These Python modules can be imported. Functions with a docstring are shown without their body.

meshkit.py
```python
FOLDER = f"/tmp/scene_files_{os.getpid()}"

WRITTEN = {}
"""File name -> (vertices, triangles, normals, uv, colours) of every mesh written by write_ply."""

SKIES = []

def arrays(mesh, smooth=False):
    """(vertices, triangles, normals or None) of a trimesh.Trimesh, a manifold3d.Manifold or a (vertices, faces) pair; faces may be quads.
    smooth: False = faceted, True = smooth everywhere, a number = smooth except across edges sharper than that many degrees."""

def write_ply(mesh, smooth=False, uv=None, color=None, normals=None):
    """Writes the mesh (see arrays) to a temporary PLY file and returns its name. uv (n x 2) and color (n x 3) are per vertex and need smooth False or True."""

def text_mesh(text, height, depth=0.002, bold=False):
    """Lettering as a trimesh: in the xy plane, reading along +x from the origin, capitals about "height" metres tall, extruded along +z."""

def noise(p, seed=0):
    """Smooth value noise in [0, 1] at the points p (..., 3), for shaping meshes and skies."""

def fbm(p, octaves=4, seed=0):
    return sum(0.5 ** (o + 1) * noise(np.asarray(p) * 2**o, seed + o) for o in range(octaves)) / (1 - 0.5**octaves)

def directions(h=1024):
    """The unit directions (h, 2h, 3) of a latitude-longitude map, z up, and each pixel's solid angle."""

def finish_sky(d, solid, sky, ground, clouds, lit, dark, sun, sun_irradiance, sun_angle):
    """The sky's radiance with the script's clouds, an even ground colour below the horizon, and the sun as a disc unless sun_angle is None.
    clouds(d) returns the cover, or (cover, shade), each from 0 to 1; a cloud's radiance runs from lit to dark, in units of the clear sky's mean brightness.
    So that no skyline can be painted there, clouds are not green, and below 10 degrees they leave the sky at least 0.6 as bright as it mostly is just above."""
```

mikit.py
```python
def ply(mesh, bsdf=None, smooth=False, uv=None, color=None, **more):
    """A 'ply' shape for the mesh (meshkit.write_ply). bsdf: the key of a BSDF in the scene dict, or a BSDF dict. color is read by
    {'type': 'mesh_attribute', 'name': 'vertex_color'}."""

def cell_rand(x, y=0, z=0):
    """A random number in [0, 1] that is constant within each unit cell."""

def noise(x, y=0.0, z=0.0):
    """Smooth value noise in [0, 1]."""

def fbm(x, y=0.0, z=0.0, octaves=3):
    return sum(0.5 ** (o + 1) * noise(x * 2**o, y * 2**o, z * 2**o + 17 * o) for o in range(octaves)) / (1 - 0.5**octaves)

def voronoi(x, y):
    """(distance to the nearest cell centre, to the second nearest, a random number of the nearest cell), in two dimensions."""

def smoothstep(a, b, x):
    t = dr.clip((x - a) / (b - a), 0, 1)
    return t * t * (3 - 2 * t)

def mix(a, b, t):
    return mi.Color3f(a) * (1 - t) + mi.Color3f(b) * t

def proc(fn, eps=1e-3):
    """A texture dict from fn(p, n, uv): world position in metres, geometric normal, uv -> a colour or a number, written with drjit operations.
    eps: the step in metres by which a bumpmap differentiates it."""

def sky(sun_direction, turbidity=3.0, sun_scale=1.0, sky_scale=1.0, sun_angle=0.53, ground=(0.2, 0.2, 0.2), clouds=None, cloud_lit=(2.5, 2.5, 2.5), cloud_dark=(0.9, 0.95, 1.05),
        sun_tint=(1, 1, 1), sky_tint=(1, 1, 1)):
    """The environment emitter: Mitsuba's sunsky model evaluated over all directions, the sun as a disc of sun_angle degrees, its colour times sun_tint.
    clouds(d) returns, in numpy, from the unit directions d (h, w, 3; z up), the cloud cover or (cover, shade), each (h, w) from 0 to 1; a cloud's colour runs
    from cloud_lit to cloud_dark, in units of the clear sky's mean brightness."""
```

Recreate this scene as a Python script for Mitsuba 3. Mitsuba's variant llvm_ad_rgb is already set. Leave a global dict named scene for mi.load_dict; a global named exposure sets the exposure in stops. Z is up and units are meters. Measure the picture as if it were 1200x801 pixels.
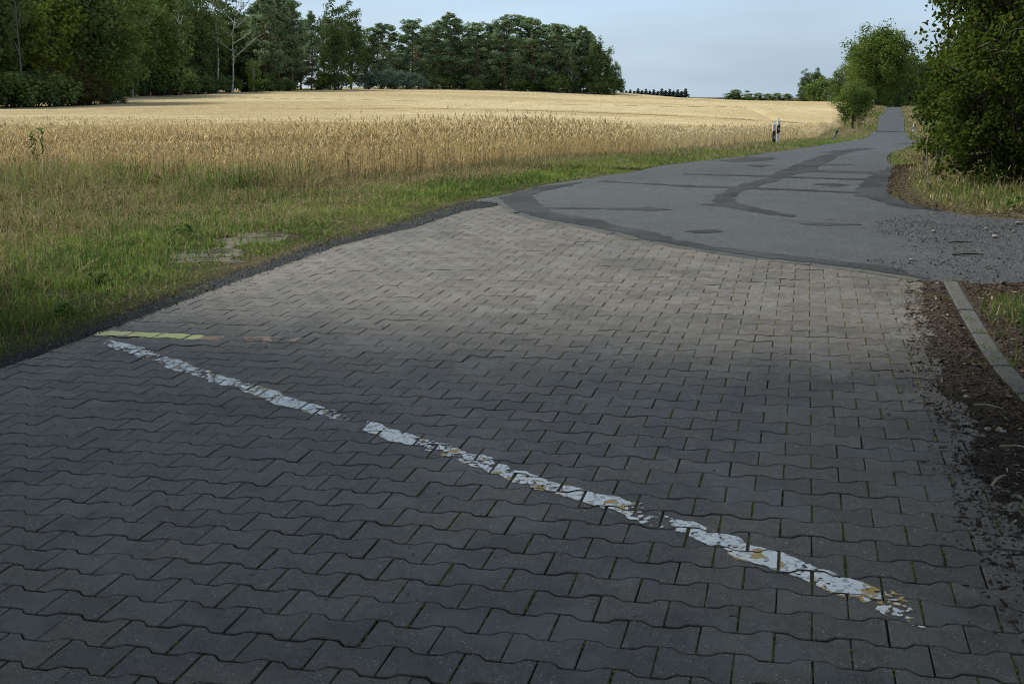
import math, random
import numpy as np, trimesh, mitsuba as mi, drjit as dr
import mikit
from mikit import proc, noise, fbm, smoothstep, mix, cell_rand, voronoi
import meshkit
from scipy.interpolate import RBFInterpolator
from scipy.spatial import cKDTree
T = mi.ScalarTransform4f
scene, labels = {}, {}

# ------------------------------------------------------------------ camera, sky, exposure
EYE = np.array([0.0, 0.0, 1.52])
PITCH = -0.20635
scene['camera'] = {'type': 'perspective', 'fov': 47.49, 'fov_axis': 'x', 'near_clip': 0.05, 'far_clip': 5000.0,
                   'to_world': T().look_at(origin=EYE.tolist(), target=[0, math.cos(PITCH), 1.52 + math.sin(PITCH)], up=[0, 0, 1])}
SUN = np.array([-0.55, 0.38, 0.74])


def thin_cloud(d):
    """A veil of thin high cloud with faint streaks."""
    az = np.arctan2(d[..., 0], d[..., 1])
    q = np.stack([az * 2.2, d[..., 2] * 16.0, d[..., 2] * 0 + 3.0], -1)
    s = meshkit.fbm(q, 5, seed=4)
    q2 = np.stack([az * 1.1 + 7, d[..., 2] * 5.0, d[..., 2] * 0], -1)
    b = meshkit.fbm(q2, 3, seed=9)
    cover = 0.74 + 1.5 * (s - 0.5) + 0.9 * (b - 0.5) + 0.25 * np.exp(-d[..., 2] / 0.09)
    return np.clip(cover, 0.25, 0.97), np.clip(0.40 + 1.3 * (s - 0.5) + 0.7 * (b - 0.5), 0, 1)


scene['sky'] = mikit.sky(SUN.tolist(), turbidity=3, sun_scale=0.50, sky_scale=0.48, sun_angle=12.0, clouds=thin_cloud,
                         cloud_lit=(1.32, 1.62, 1.90), cloud_dark=(0.84, 1.07, 1.30), sun_tint=(0.84, 1.0, 1.18), sky_tint=(1.04, 1.0, 0.96))
exposure = 3.25


# ------------------------------------------------------------------ naming helpers
def numbered(name):
    used = lambda k: k in labels or k in scene or any(x.startswith(k + '__') for x in scene)
    if name not in _count and not used(name):
        _count[name] = 0
        return name
    _count[name] = _count.get(name, 0) + 1
    return f'{name}_{_count[name]:03d}'


_count = {}


def thing(name, label, cat, group=None):
    key = numbered(name)
    labels[key] = {'label': label, 'category': cat}
    if group:
        labels[key]['group'] = group
    return key


_pc = {}


def part(holder, name, shape, label=None, kind=None):
    k = f'{holder}__{name}'
    n = _pc.get(k, -1) + 1
    _pc[k] = n
    key = k if n == 0 else f'{k}_{n:03d}'
    scene[key] = shape
    d = {}
    if label:
        d['label'] = label
    if kind:
        d['kind'] = kind
    if d:
        labels[key] = d
    return key


def struct(key, label=None):
    labels[key] = {'kind': 'structure'}
    if label:
        labels[key]['label'] = label


def stuff(key, label):
    labels[key] = {'kind': 'stuff', 'label': label}


ply = mikit.ply


# ------------------------------------------------------------------ mesh helpers
def cat_mesh(ms):
    vs, fs, us, o = [], [], [], 0
    for m in ms:
        v, f = m[0], m[1]
        vs.append(v); fs.append(np.asarray(f) + o); o += len(v)
        if len(m) > 2:
            us.append(m[2])
    out = (np.vstack(vs), np.vstack(fs))
    return out + (np.vstack(us),) if us else out


def tube(p, r, sides=6, cap=True):
    p = np.asarray(p, float)
    r = np.broadcast_to(np.asarray(r, float), (len(p),))
    t = np.gradient(p, axis=0)
    t /= np.linalg.norm(t, axis=1, keepdims=True) + 1e-12
    a = np.cross(t, [0.31, 0.95, 0.05]); a /= np.linalg.norm(a, axis=1, keepdims=True) + 1e-12
    b = np.cross(t, a)
    an = np.arange(sides) * 2 * np.pi / sides
    v = p[:, None] + r[:, None, None] * (np.cos(an)[None, :, None] * a[:, None] + np.sin(an)[None, :, None] * b[:, None])
    i, j = np.meshgrid(np.arange(len(p) - 1), np.arange(sides), indexing='ij')
    A, B, Cc, D = i * sides + j, i * sides + (j + 1) % sides, (i + 1) * sides + (j + 1) % sides, (i + 1) * sides + j
    f = np.vstack([np.stack([A, B, Cc], -1).reshape(-1, 3), np.stack([A, Cc, D], -1).reshape(-1, 3)])
    return v.reshape(-1, 3), f


def tubes(list_):
    return cat_mesh(list_)


def slab(poly, z0, z1, c, jitter=0.0, rng=None):
    """A flat stone: outline poly (n,2) counter-clockwise, chamfered top edge."""
    poly = np.asarray(poly, float)
    n = len(poly)
    e = np.roll(poly, -1, 0) - poly
    en = np.stack([-e[:, 1], e[:, 0]], -1); en /= np.linalg.norm(en, axis=1, keepdims=True) + 1e-12
    pn = np.roll(en, 1, 0)
    m = en + pn
    m /= np.maximum((m * en).sum(1, keepdims=True), 0.35) + 1e-9
    top = poly + m * c
    if rng is not None:
        top += rng.normal(0, jitter, top.shape)
    V = np.vstack([np.c_[poly, np.full(n, z0)], np.c_[poly, np.full(n, z1 - c * 0.9)], np.c_[top, np.full(n, z1)]])
    F = []
    for k in range(n):
        l = (k + 1) % n
        for o in (0, n):
            F += [(o + k, o + l, o + n + l), (o + k, o + n + l, o + n + k)]
    import shapely.geometry as sg
    tv, tf = trimesh.creation.triangulate_polygon(sg.Polygon(top), engine='earcut')
    tf = np.asarray(tf)
    near = cKDTree(top).query(tv)[1]
    tri = near[tf]
    a, b, cc = top[tri[:, 0]], top[tri[:, 1]], top[tri[:, 2]]
    ar = (b[:, 0] - a[:, 0]) * (cc[:, 1] - a[:, 1]) - (b[:, 1] - a[:, 1]) * (cc[:, 0] - a[:, 0])
    tri = np.where((ar < 0)[:, None], tri[:, ::-1], tri) + 2 * n
    return V, np.vstack([np.array(F), tri])


def sdist(P, poly, signed=True):
    """Distance of points P (N,2) to the closed polygon, positive inside."""
    P, poly = np.asarray(P, float), np.asarray(poly, float)
    d = np.full(len(P), 1e9); inside = np.zeros(len(P), bool)
    a = poly; b = np.roll(poly, -1, 0)
    for p, q in zip(a, b):
        w = q - p
        t = np.clip(((P - p) @ w) / max(w @ w, 1e-12), 0, 1)
        d = np.minimum(d, np.hypot(*(P - p - t[:, None] * w).T))
        c = ((p[1] > P[:, 1]) != (q[1] > P[:, 1]))
        if c.any():
            xx = (q[0] - p[0]) * (P[:, 1] - p[1]) / (q[1] - p[1] + 1e-15) + p[0]
            inside ^= c & (P[:, 0] < xx)
    return np.where(inside, d, -d)


def ldist(P, line):
    P, line = np.asarray(P, float), np.asarray(line, float)
    d = np.full(len(P), 1e9)
    for p, q in zip(line[:-1], line[1:]):
        w = q - p
        t = np.clip(((P - p) @ w) / max(w @ w, 1e-12), 0, 1)
        d = np.minimum(d, np.hypot(*(P - p - t[:, None] * w).T))
    return d


def clip(v, f, val):
    """The part of a triangle mesh where the vertex value is positive."""
    v, f, val = np.asarray(v, float), np.asarray(f), np.asarray(val, float)
    pos = val > 0
    k = pos[f].sum(1)
    out = [f[k == 3]]
    extra = []
    base = len(v)
    for want in (1, 2):
        g = f[k == want]
        if not len(g):
            continue
        s = pos[g] if want == 1 else ~pos[g]
        r = np.argmax(s, 1)
        g = np.stack([g[np.arange(len(g)), (r + j) % 3] for j in range(3)], -1)
        def cut(i, j):
            a, b = val[i], val[j]
            t = (a / (a - b))[:, None]
            return v[i] * (1 - t) + v[j] * t
        p, q = cut(g[:, 0], g[:, 1]), cut(g[:, 0], g[:, 2])
        m = len(g)
        ip, iq = base + np.arange(m), base + m + np.arange(m)
        extra += [p, q]; base += 2 * m
        if want == 1:
            out.append(np.stack([g[:, 0], ip, iq], -1))
        else:
            out += [np.stack([ip, g[:, 1], g[:, 2]], -1), np.stack([ip, g[:, 2], iq], -1)]
    V = np.vstack([v] + extra) if extra else v
    F = np.vstack(out)
    used = np.unique(F)
    if not len(used):
        return np.zeros((0, 3)), np.zeros((0, 3), int)
    re = np.full(len(V), -1); re[used] = np.arange(len(used))
    return V[used], re[F]


def grid_faces(nr, nc):
    i, j = np.meshgrid(np.arange(nr - 1), np.arange(nc - 1), indexing='ij')
    a = (i * nc + j).ravel(); b = a + 1; c = a + nc + 1; d = a + nc
    return np.vstack([np.stack([a, b, c], -1), np.stack([a, c, d], -1)])


def spline(P, n=12):
    P = np.asarray(P, float)
    from scipy.interpolate import PchipInterpolator
    s = np.r_[0, np.cumsum(np.linalg.norm(np.diff(P, axis=0), axis=1))]
    t = np.linspace(0, s[-1], n * (len(P) - 1) + 1)
    return np.stack([PchipInterpolator(s, P[:, k])(t) for k in range(P.shape[1])], -1)


def vnoise(x, y, s=1.0, seed=0, o=3):
    return meshkit.fbm(np.stack([np.asarray(x) * s, np.asarray(y) * s, np.zeros(np.shape(x))], -1), o, seed)


# ------------------------------------------------------------------ terrain: the paved plane near the viewer, dipping and rising fields beyond
GX, GY, G0 = 0.024667, 0.025884, -0.0028
_cp = np.array([(-15.15,35,-0.06),(-25.93,60,-0.26),(-41.01,95,-0.34),(-60.38,140,-0.28),(-10.96,38,-0.14),(-17.86,62,-0.29),(-31.64,110,-0.21),(-48.82,170,0.44),(-63.12,220,1.42),(-6.06,42,-0.18),(-10.8,75,-0.42),(-18.69,130,-0.11),(-28.7,200,1.08),(-38.7,270,2.6),(0,42,-0.18),(0,80,-0.5),(0,150,-0.26),(0,220,0.95),(0,290,2.33),(3.9,45,-0.31),(9.5,110,-0.75),(17.24,200,0.1),(25.82,300,1.64),(10.82,60,-0.68),(21.6,120,-1.06),(39.52,220,-0.59),(57.43,320,0.24),(53.28,190,-0.94),(84.02,300,-0.15),(1.44,20,0.42),(2.94,20,0.42),(6.44,20,0.42),(7.94,20,0.42),(3.35,26.4,0.2),(4.85,26.4,0.2),(8.35,26.4,0.2),(9.85,26.4,0.2),(5.88,34,-0.03),(7.38,34,-0.03),(10.88,34,-0.03),(12.38,34,-0.03),(9.45,43,-0.22),(10.95,43,-0.22),(14.45,43,-0.22),(15.95,43,-0.22),(12.7,51,-0.36),(14.2,51,-0.36),(17.7,51,-0.36),(19.2,51,-0.36),(16.91,64,-0.75),(18.41,64,-0.75),(21.91,64,-0.75),(23.41,64,-0.75),(21.76,79,-1.2),(23.26,79,-1.2),(26.76,79,-1.2),(28.26,79,-1.2),(31.79,110,-1.9),(33.29,110,-1.9),(36.79,110,-1.9),(38.29,110,-1.9),(45.05,151,-2.47),(46.55,151,-2.47),(50.05,151,-2.47),(51.55,151,-2.47),(60.25,198,-2.25),(61.75,198,-2.25),(65.25,198,-2.25),(66.75,198,-2.25),(72.55,236,-1.77),(74.05,236,-1.77),(77.55,236,-1.77),(79.05,236,-1.77),(85.16,275,-0.72),(86.66,275,-0.72),(90.16,275,-0.72),(91.66,275,-0.72),(90.66,292,-0.62),(92.16,292,-0.62),(95.66,292,-0.62),(97.16,292,-0.62),(101.34,325,-1.9),(102.84,325,-1.9),(106.34,325,-1.9),(107.84,325,-1.9),(125.6,400,-4),(127.1,400,-4),(130.6,400,-4),(132.1,400,-4),(190.3,600,-6),(191.8,600,-6),(195.3,600,-6),(196.8,600,-6),(43.15,148,-2.45),(57.05,165,-1.39),(-60,330,3.5),(20,340,3.2),(-120,250,1.5),(-100,150,0.3),(-150,120,0.2),(-300,200,1),(-200,500,3),(0,600,2.2),(250,500,-1),(300,250,0),(150,100,0),(60,40,0.2),(40,15,0.4),(200,0,0),(-200,0,0),(0,-200,0),(-40,10,-0.3),(-25,30,-0.1),(-60,40,-0.2),(70,150,-1.9),(60,90,-1.3),(130,270,-0.5),(-10,-15,-0.4),(10,-15,0),(-600,900,6),(200,1000,2),(600,600,0),(-800,0,0),(800,0,0),(0,-800,0),(-9,0,-0.22),(-9,4,-0.12),(-9,8,-0.02),(-9,11,0.06),(-9,14,0.14),(-9,16.5,0.2),(-5,0,-0.13),(-5,4,-0.02),(-5,8,0.08),(-5,11,0.16),(-5,14,0.24),(-5,16.5,0.3),(-2,0,-0.05),(-2,4,0.05),(-2,8,0.15),(-2,11,0.23),(-2,14,0.31),(-2,16.5,0.37),(0,0,-0),(0,4,0.1),(0,8,0.2),(0,11,0.28),(0,14,0.36),(0,16.5,0.42),(2,0,0.05),(2,4,0.15),(2,8,0.25),(2,11,0.33),(2,14,0.41),(5,0,0.12),(5,4,0.22),(5,8,0.33),(5,11,0.41),(5,14,0.48),(8,0,0.19),(8,4,0.3),(8,8,0.4),(8,11,0.48),(8,14,0.56)])
_rbf = RBFInterpolator(_cp[:, :2] / 100, _cp[:, 2], kernel='thin_plate_spline', smoothing=2e-4)


def Zp(x, y):
    return GX * np.asarray(x, float) + GY * np.asarray(y, float) + G0


def Z(x, y):
    x, y = np.asarray(x, float), np.asarray(y, float)
    z = _rbf(np.stack([x.ravel(), y.ravel()], -1) / 100).reshape(x.shape)
    t = np.clip((np.hypot(x * .8, y - 5) - 9) / 7, 0, 1); t = t * t * (3 - 2 * t)
    return Zp(x, y) * (1 - t) + z * t


def Zfast_make():
    """Heights on a fine grid, for the many blades of grass."""
    xs = np.r_[np.arange(-60, -20, 2.0), np.arange(-20, 20, 0.5), np.arange(20, 130, 2.0)]
    ys = np.r_[np.arange(-10, 60, 0.5), np.arange(60, 340, 2.0)]
    from scipy.interpolate import RegularGridInterpolator
    X, Y = np.meshgrid(xs, ys, indexing='ij')
    return RegularGridInterpolator((xs, ys), Z(X, Y), bounds_error=False, fill_value=None)


_zf = Zfast_make()
Zf = lambda x, y: _zf(np.stack([np.asarray(x, float), np.asarray(y, float)], -1))


def xl(y):
    """Left edge of the country road."""
    return np.interp(y, [15.3, 17.0, 18.5, 20.25, 26.4, 34.35, 42.5, 51, 600], [0.4, 1.75, 2.35, 2.94, 4.85, 7.5, 10.75, 14.2, 14.2 + .3235 * 549])


RW = 3.55      # width of the road, measured along x

# ------------------------------------------------------------------ materials
def M(key, fn, rough=0.9, spec=0.3, two=False, bump=None, bscale=0.003, **kw):
    b = {'type': 'principled', 'base_color': proc(fn) if callable(fn) else {'type': 'rgb', 'value': fn}, 'roughness': rough, 'specular': spec, **kw}
    if bump is not None:
        b = {'type': 'bumpmap', 'nested': b, 'tex': {**proc(bump)}, 'scale': bscale}
        b['bump'] = b.pop('tex')
    if two:
        b = {'type': 'twosided', 'nested': b}
    scene[key] = b


def LEAF(key, a, b, trans=0.5, rough=0.55, freq=0.35, c=None):
    """Leaves: two hues by leaf, and by patches of the crown."""
    def fn(p, n, uv):
        q = noise(p.x * freq, p.y * freq, p.z * freq)
        col = mix(a, b, dr.clip(0.55 * uv.x + 0.75 * (q - 0.2), 0, 1))
        return mix(col, c, dr.select(uv.y > 0.965, 1.0, 0.0)) if c is not None else col
    scene[key] = {'type': 'principledthin', 'base_color': proc(fn), 'roughness': rough, 'diff_trans': trans, 'spec_trans': 0.0, 'eta': 1.4}


def f_stone(p, n, uv):
    g = noise(p.x * 260, p.y * 260, p.z * 260)
    h = fbm(p.x * 45, p.y * 45, p.z * 45, 3)
    w = fbm(p.x * 1.3, p.y * 1.3, 2.0, 3)
    tone = (0.064 + 0.030 * (uv.x - 0.5)) * (0.70 + 0.60 * h) * (0.86 + 0.3 * w) * (0.48 + 1.04 * g)
    col = mix((1.20, 1.0, 0.79), (1.25, 1.0, 0.76), uv.y) * tone
    stain = smoothstep(0.55, 0.72, fbm(p.x * 2.3, p.y * 2.3, 31.0, 4))
    col = col * (1 - 0.32 * stain)
    chip = smoothstep(0.80, 0.88, g) * smoothstep(0.4, 0.6, noise(p.x * 120, p.y * 120, 5.0))
    dust = smoothstep(0.5, 0.75, fbm(p.x * 5, p.y * 5, 9.0, 4))
    col = mix(col, (0.12, 0.115, 0.105), 0.4 * dust)
    return mix(col, (0.30, 0.29, 0.27), 0.75 * chip)


M('concrete_stone', f_stone, 0.58, 0.55, bump=lambda p, n, uv: fbm(p.x * 170, p.y * 170, p.z * 170, 2), bscale=0.0035)


def f_kerb(p, n, uv):
    h = fbm(p.x * 40, p.y * 40, p.z * 40, 4)
    g = noise(p.x * 240, p.y * 240, p.z * 240)
    col = mix((0.040, 0.040, 0.039), (0.080, 0.079, 0.075), h) * (0.9 + 0.2 * uv.x)
    col = mix(col, (0.07, 0.075, 0.05), 0.6 * smoothstep(0.56, 0.68, fbm(p.x * 11, p.y * 11, 3.0, 3)))
    return col * (0.8 + 0.4 * g)


M('kerb_concrete', f_kerb, 0.9, 0.3, bump=lambda p, n, uv: fbm(p.x * 120, p.y * 120, p.z * 120, 2), bscale=0.003)


def f_asphalt(p, n, uv):
    g = noise(p.x * 130, p.y * 130, p.z * 60)
    g2 = noise(p.x * 34, p.y * 34, 4.0)
    w = fbm(p.x * 0.55, p.y * 0.55, 1.0, 4)
    st = fbm(p.x * 3.1, p.y * 3.1, 8.0, 3)
    t = 0.036 * (0.45 + 0.95 * g) * (0.76 + 0.48 * g2) * (0.72 + 0.56 * w) * (0.85 + 0.3 * st)
    col = mi.Color3f(t * 0.93, t, t * 1.10)
    return mix(col, (0.26, 0.26, 0.25), 0.6 * smoothstep(0.86, 0.94, g))


M('asphalt', f_asphalt, 0.68, 0.5, bump=lambda p, n, uv: fbm(p.x * 90, p.y * 90, 0.0, 2), bscale=0.004)


def f_tar(p, n, uv):
    g = noise(p.x * 110, p.y * 110, 2.0)
    w = fbm(p.x * 3, p.y * 3, 1.0, 3)
    w2 = smoothstep(0.35, 0.6, fbm(p.x * 1.4, p.y * 1.4, 5.0, 4))
    t = (0.020 + 0.012 * w2) * (0.6 + 0.8 * g) * (0.7 + 0.6 * w)
    return mi.Color3f(t * 0.95, t, t * 1.1)


M('bitumen', f_tar, 0.85, 0.25, bump=lambda p, n, uv: fbm(p.x * 110, p.y * 110, 0.0, 2), bscale=0.003)


M('tarred_grit', lambda p, n, uv: mix((0.018, 0.019, 0.021), (0.052, 0.054, 0.058), noise(p.x * 120, p.y * 120, 0.0)) * (0.6 + 0.8 * fbm(p.x * 4, p.y * 4, 0.0, 3)), 1.0, 0.1, bump=lambda p, n, uv: fbm(p.x * 70, p.y * 70, 0.0, 2), bscale=0.008)


def f_chip(p, n, uv):
    return mix(mix((0.018, 0.020, 0.024), (0.085, 0.088, 0.096), uv.x), (0.17, 0.155, 0.135), dr.select(uv.y > 0.94, 1.0, 0.0)) * (0.8 + 0.4 * noise(p.x * 300, p.y * 300, p.z * 300))


M('dark_chippings', f_chip, 0.8, 0.4)
M('pale_stone', lambda p, n, uv: mix((0.14, 0.125, 0.105), (0.27, 0.25, 0.225), fbm(p.x * 60, p.y * 60, p.z * 60, 3)) * (0.75 + 0.5 * uv.x), 0.85, 0.3)


def f_bed(p, n, uv):
    m = smoothstep(0.45, 0.6, fbm(p.x * 9, p.y * 9, 0.0, 4))
    g = 0.6 + 0.8 * noise(p.x * 200, p.y * 200, 0.0)
    return mix((0.030, 0.028, 0.023), (0.040, 0.042, 0.018), m) * g


M('joint_sand', f_bed, 1.0, 0.0)
M('moss_green', lambda p, n, uv: mix((0.07, 0.085, 0.014), (0.20, 0.18, 0.04), uv.x) * (0.6 + 0.8 * noise(p.x * 400, p.y * 400, p.z * 400)), 1.0, 0.0)


def f_ground(p, n, uv):
    a = fbm(p.x * 0.9, p.y * 0.9, 0.0, 4)
    g = noise(p.x * 70, p.y * 70, 0.0)
    b = fbm(p.x * 9, p.y * 9, 3.0, 3)
    near = mix((0.034, 0.030, 0.015), (0.072, 0.058, 0.034), smoothstep(0.4, 0.62, a) * 0.7 + 0.3 * b)
    return near * (0.6 + 0.8 * g)


M('earth', f_ground, 1.0, 0.1, bump=lambda p, n, uv: fbm(p.x * 25, p.y * 25, 0.0, 3), bscale=0.02)


def f_soil(p, n, uv):
    g = noise(p.x * 150, p.y * 150, p.z * 100)
    b = fbm(p.x * 16, p.y * 16, 3.0, 3)
    return mix((0.020, 0.015, 0.011), (0.055, 0.046, 0.038), b) * (0.5 + g)


M('humus', f_soil, 1.0, 0.1, bump=lambda p, n, uv: fbm(p.x * 60, p.y * 60, 0.0, 3), bscale=0.012)


def f_bare(p, n, uv):
    g = noise(p.x * 90, p.y * 90, 0.0)
    b = fbm(p.x * 7, p.y * 7, 3.0, 4)
    return mix((0.045, 0.038, 0.028), (0.12, 0.108, 0.092), smoothstep(0.3, 0.65, b)) * (0.65 + 0.7 * g)


M('grit', f_bare, 1.0, 0.1, bump=lambda p, n, uv: fbm(p.x * 60, p.y * 60, 0.0, 3), bscale=0.006)
M('bark_chip', lambda p, n, uv: mix(mix((0.026, 0.018, 0.013), (0.085, 0.060, 0.042), uv.x), (0.25, 0.21, 0.16), dr.select(uv.y > 0.94, 1.0, 0.0)) * (0.7 + 0.6 * noise(p.x * 200, p.y * 200, p.z * 200)), 0.95, 0.1, two=True)
M('white_paint', lambda p, n, uv: mix((0.78, 0.78, 0.76), (0.40, 0.395, 0.375), smoothstep(0.48, 0.72, fbm(p.x * 70, p.y * 70, 0.0, 4))), 0.6, 0.4, two=True)
M('ochre_paint', lambda p, n, uv: mix((0.50, 0.30, 0.09), (0.55, 0.42, 0.22), fbm(p.x * 30, p.y * 30, 0.0, 3)), 0.8, 0.2, two=True)
M('yellow_paint', lambda p, n, uv: mix((0.56, 0.60, 0.22), (0.62, 0.52, 0.28), smoothstep(0.4, 0.65, fbm(p.x * 14, p.y * 40, 0.0, 3))), 0.7, 0.3, two=True)
M('salmon_paint', lambda p, n, uv: mix((0.30, 0.19, 0.135), (0.38, 0.275, 0.21), fbm(p.x * 40, p.y * 40, 0.0, 3)), 0.8, 0.2, two=True)


def f_wheat(p, n, uv):
    big = fbm(p.x * 0.03, p.y * 0.05, 0.0, 3)
    mid = fbm(p.x * 0.5, p.y * 0.35, 2.0, 3)
    fine = noise(p.x * 7, p.y * 7, p.z * 7)
    col = mix((0.285, 0.215, 0.118), (0.340, 0.272, 0.160), smoothstep(0.3, 0.7, big))
    return col * (0.84 + 0.32 * mid) * (0.75 + 0.5 * fine)


M('wheat_canopy', f_wheat, 1.0, 0.0, two=True, bump=lambda p, n, uv: fbm(p.x * 3.0, p.y * 3.0, 0.0, 3), bscale=0.05)


def f_straw(p, n, uv):
    big = fbm(p.x * 0.12, p.y * 0.12, 0.0, 3)
    col = mix((0.54, 0.415, 0.205), (0.73, 0.59, 0.33), dr.clip(0.6 * uv.x + 0.8 * (big - 0.3), 0, 1))
    return mix(col, (0.13, 0.13, 0.05), dr.select(uv.y > 0.90, 1.0, 0.0))


def f_blade(p, n, uv):
    big = fbm(p.x * 0.7, p.y * 0.7, 0.0, 3)
    mid = fbm(p.x * 3.1, p.y * 3.1, 4.0, 2)
    col = mix((0.066, 0.130, 0.028), (0.265, 0.335, 0.085), dr.clip(0.5 * uv.x + 1.0 * (big - 0.4) + 0.9 * (mid - 0.42), 0, 1))
    return mix(col, (0.30, 0.24, 0.11), dr.select(uv.y > 0.90, 1.0, 0.0))


def f_dry(p, n, uv):
    return mix(mix((0.26, 0.205, 0.11), (0.52, 0.425, 0.26), uv.x), (0.13, 0.12, 0.045), dr.select(uv.y > 0.8, 1.0, 0.0))


for k, f_, t_ in (('straw', f_straw, 0.5), ('green_blade', f_blade, 0.95), ('dry_blade', f_dry, 0.5)):
    scene[k] = {'type': 'principledthin', 'base_color': proc(f_), 'roughness': 0.6, 'diff_trans': t_, 'spec_trans': 0.0, 'eta': 1.35}
M('ear', lambda p, n, uv: mix((0.48, 0.37, 0.19), (0.69, 0.56, 0.33), uv.x), 0.9, 0.1)
M('bark', lambda p, n, uv: mix((0.035, 0.028, 0.022), (0.13, 0.105, 0.085), fbm(p.x * 9, p.y * 9, p.z * 1.6, 4)), 0.95, 0.1)
M('pine_bark', lambda p, n, uv: mix((0.10, 0.060, 0.042), (0.24, 0.135, 0.085), fbm(p.x * 3, p.y * 3, p.z * 0.6, 4)), 0.95, 0.1)
M('birch_bark', lambda p, n, uv: mix((0.46, 0.445, 0.41), (0.07, 0.065, 0.06), smoothstep(0.56, 0.68, fbm(p.x * 1.5, p.y * 1.5, p.z * 2.2, 3))), 0.8, 0.2)
M('dim_bark', lambda p, n, uv: mix((0.10, 0.09, 0.08), (0.22, 0.205, 0.185), fbm(p.x * 3, p.y * 3, p.z * 1, 3)), 0.9, 0.1)
M('grey_bark', lambda p, n, uv: mix((0.20, 0.185, 0.165), (0.34, 0.32, 0.29), fbm(p.x * 3, p.y * 3, p.z * 1, 3)), 0.9, 0.1)
LEAF('oak_leaf', (0.034, 0.056, 0.010), (0.090, 0.125, 0.024), 0.8)
LEAF('dark_leaf', (0.065, 0.107, 0.039), (0.150, 0.202, 0.070))
LEAF('mid_leaf', (0.078, 0.130, 0.039), (0.182, 0.240, 0.072))
LEAF('light_leaf', (0.086, 0.127, 0.023), (0.172, 0.213, 0.046))
LEAF('birch_leaf', (0.091, 0.117, 0.039), (0.169, 0.189, 0.072))
LEAF('olive_leaf', (0.072, 0.066, 0.024), (0.144, 0.126, 0.048))
LEAF('pine_needle', (0.133, 0.204, 0.112), (0.289, 0.360, 0.188), 0.5)
LEAF('blue_needle', (0.100, 0.156, 0.106), (0.188, 0.256, 0.169), 0.4)
LEAF('spruce_needle', (0.035, 0.058, 0.046), (0.065, 0.095, 0.072), 0.2)
LEAF('hazel_leaf', (0.030, 0.054, 0.010), (0.125, 0.165, 0.030), 0.9, c=(0.20, 0.16, 0.03))
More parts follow.
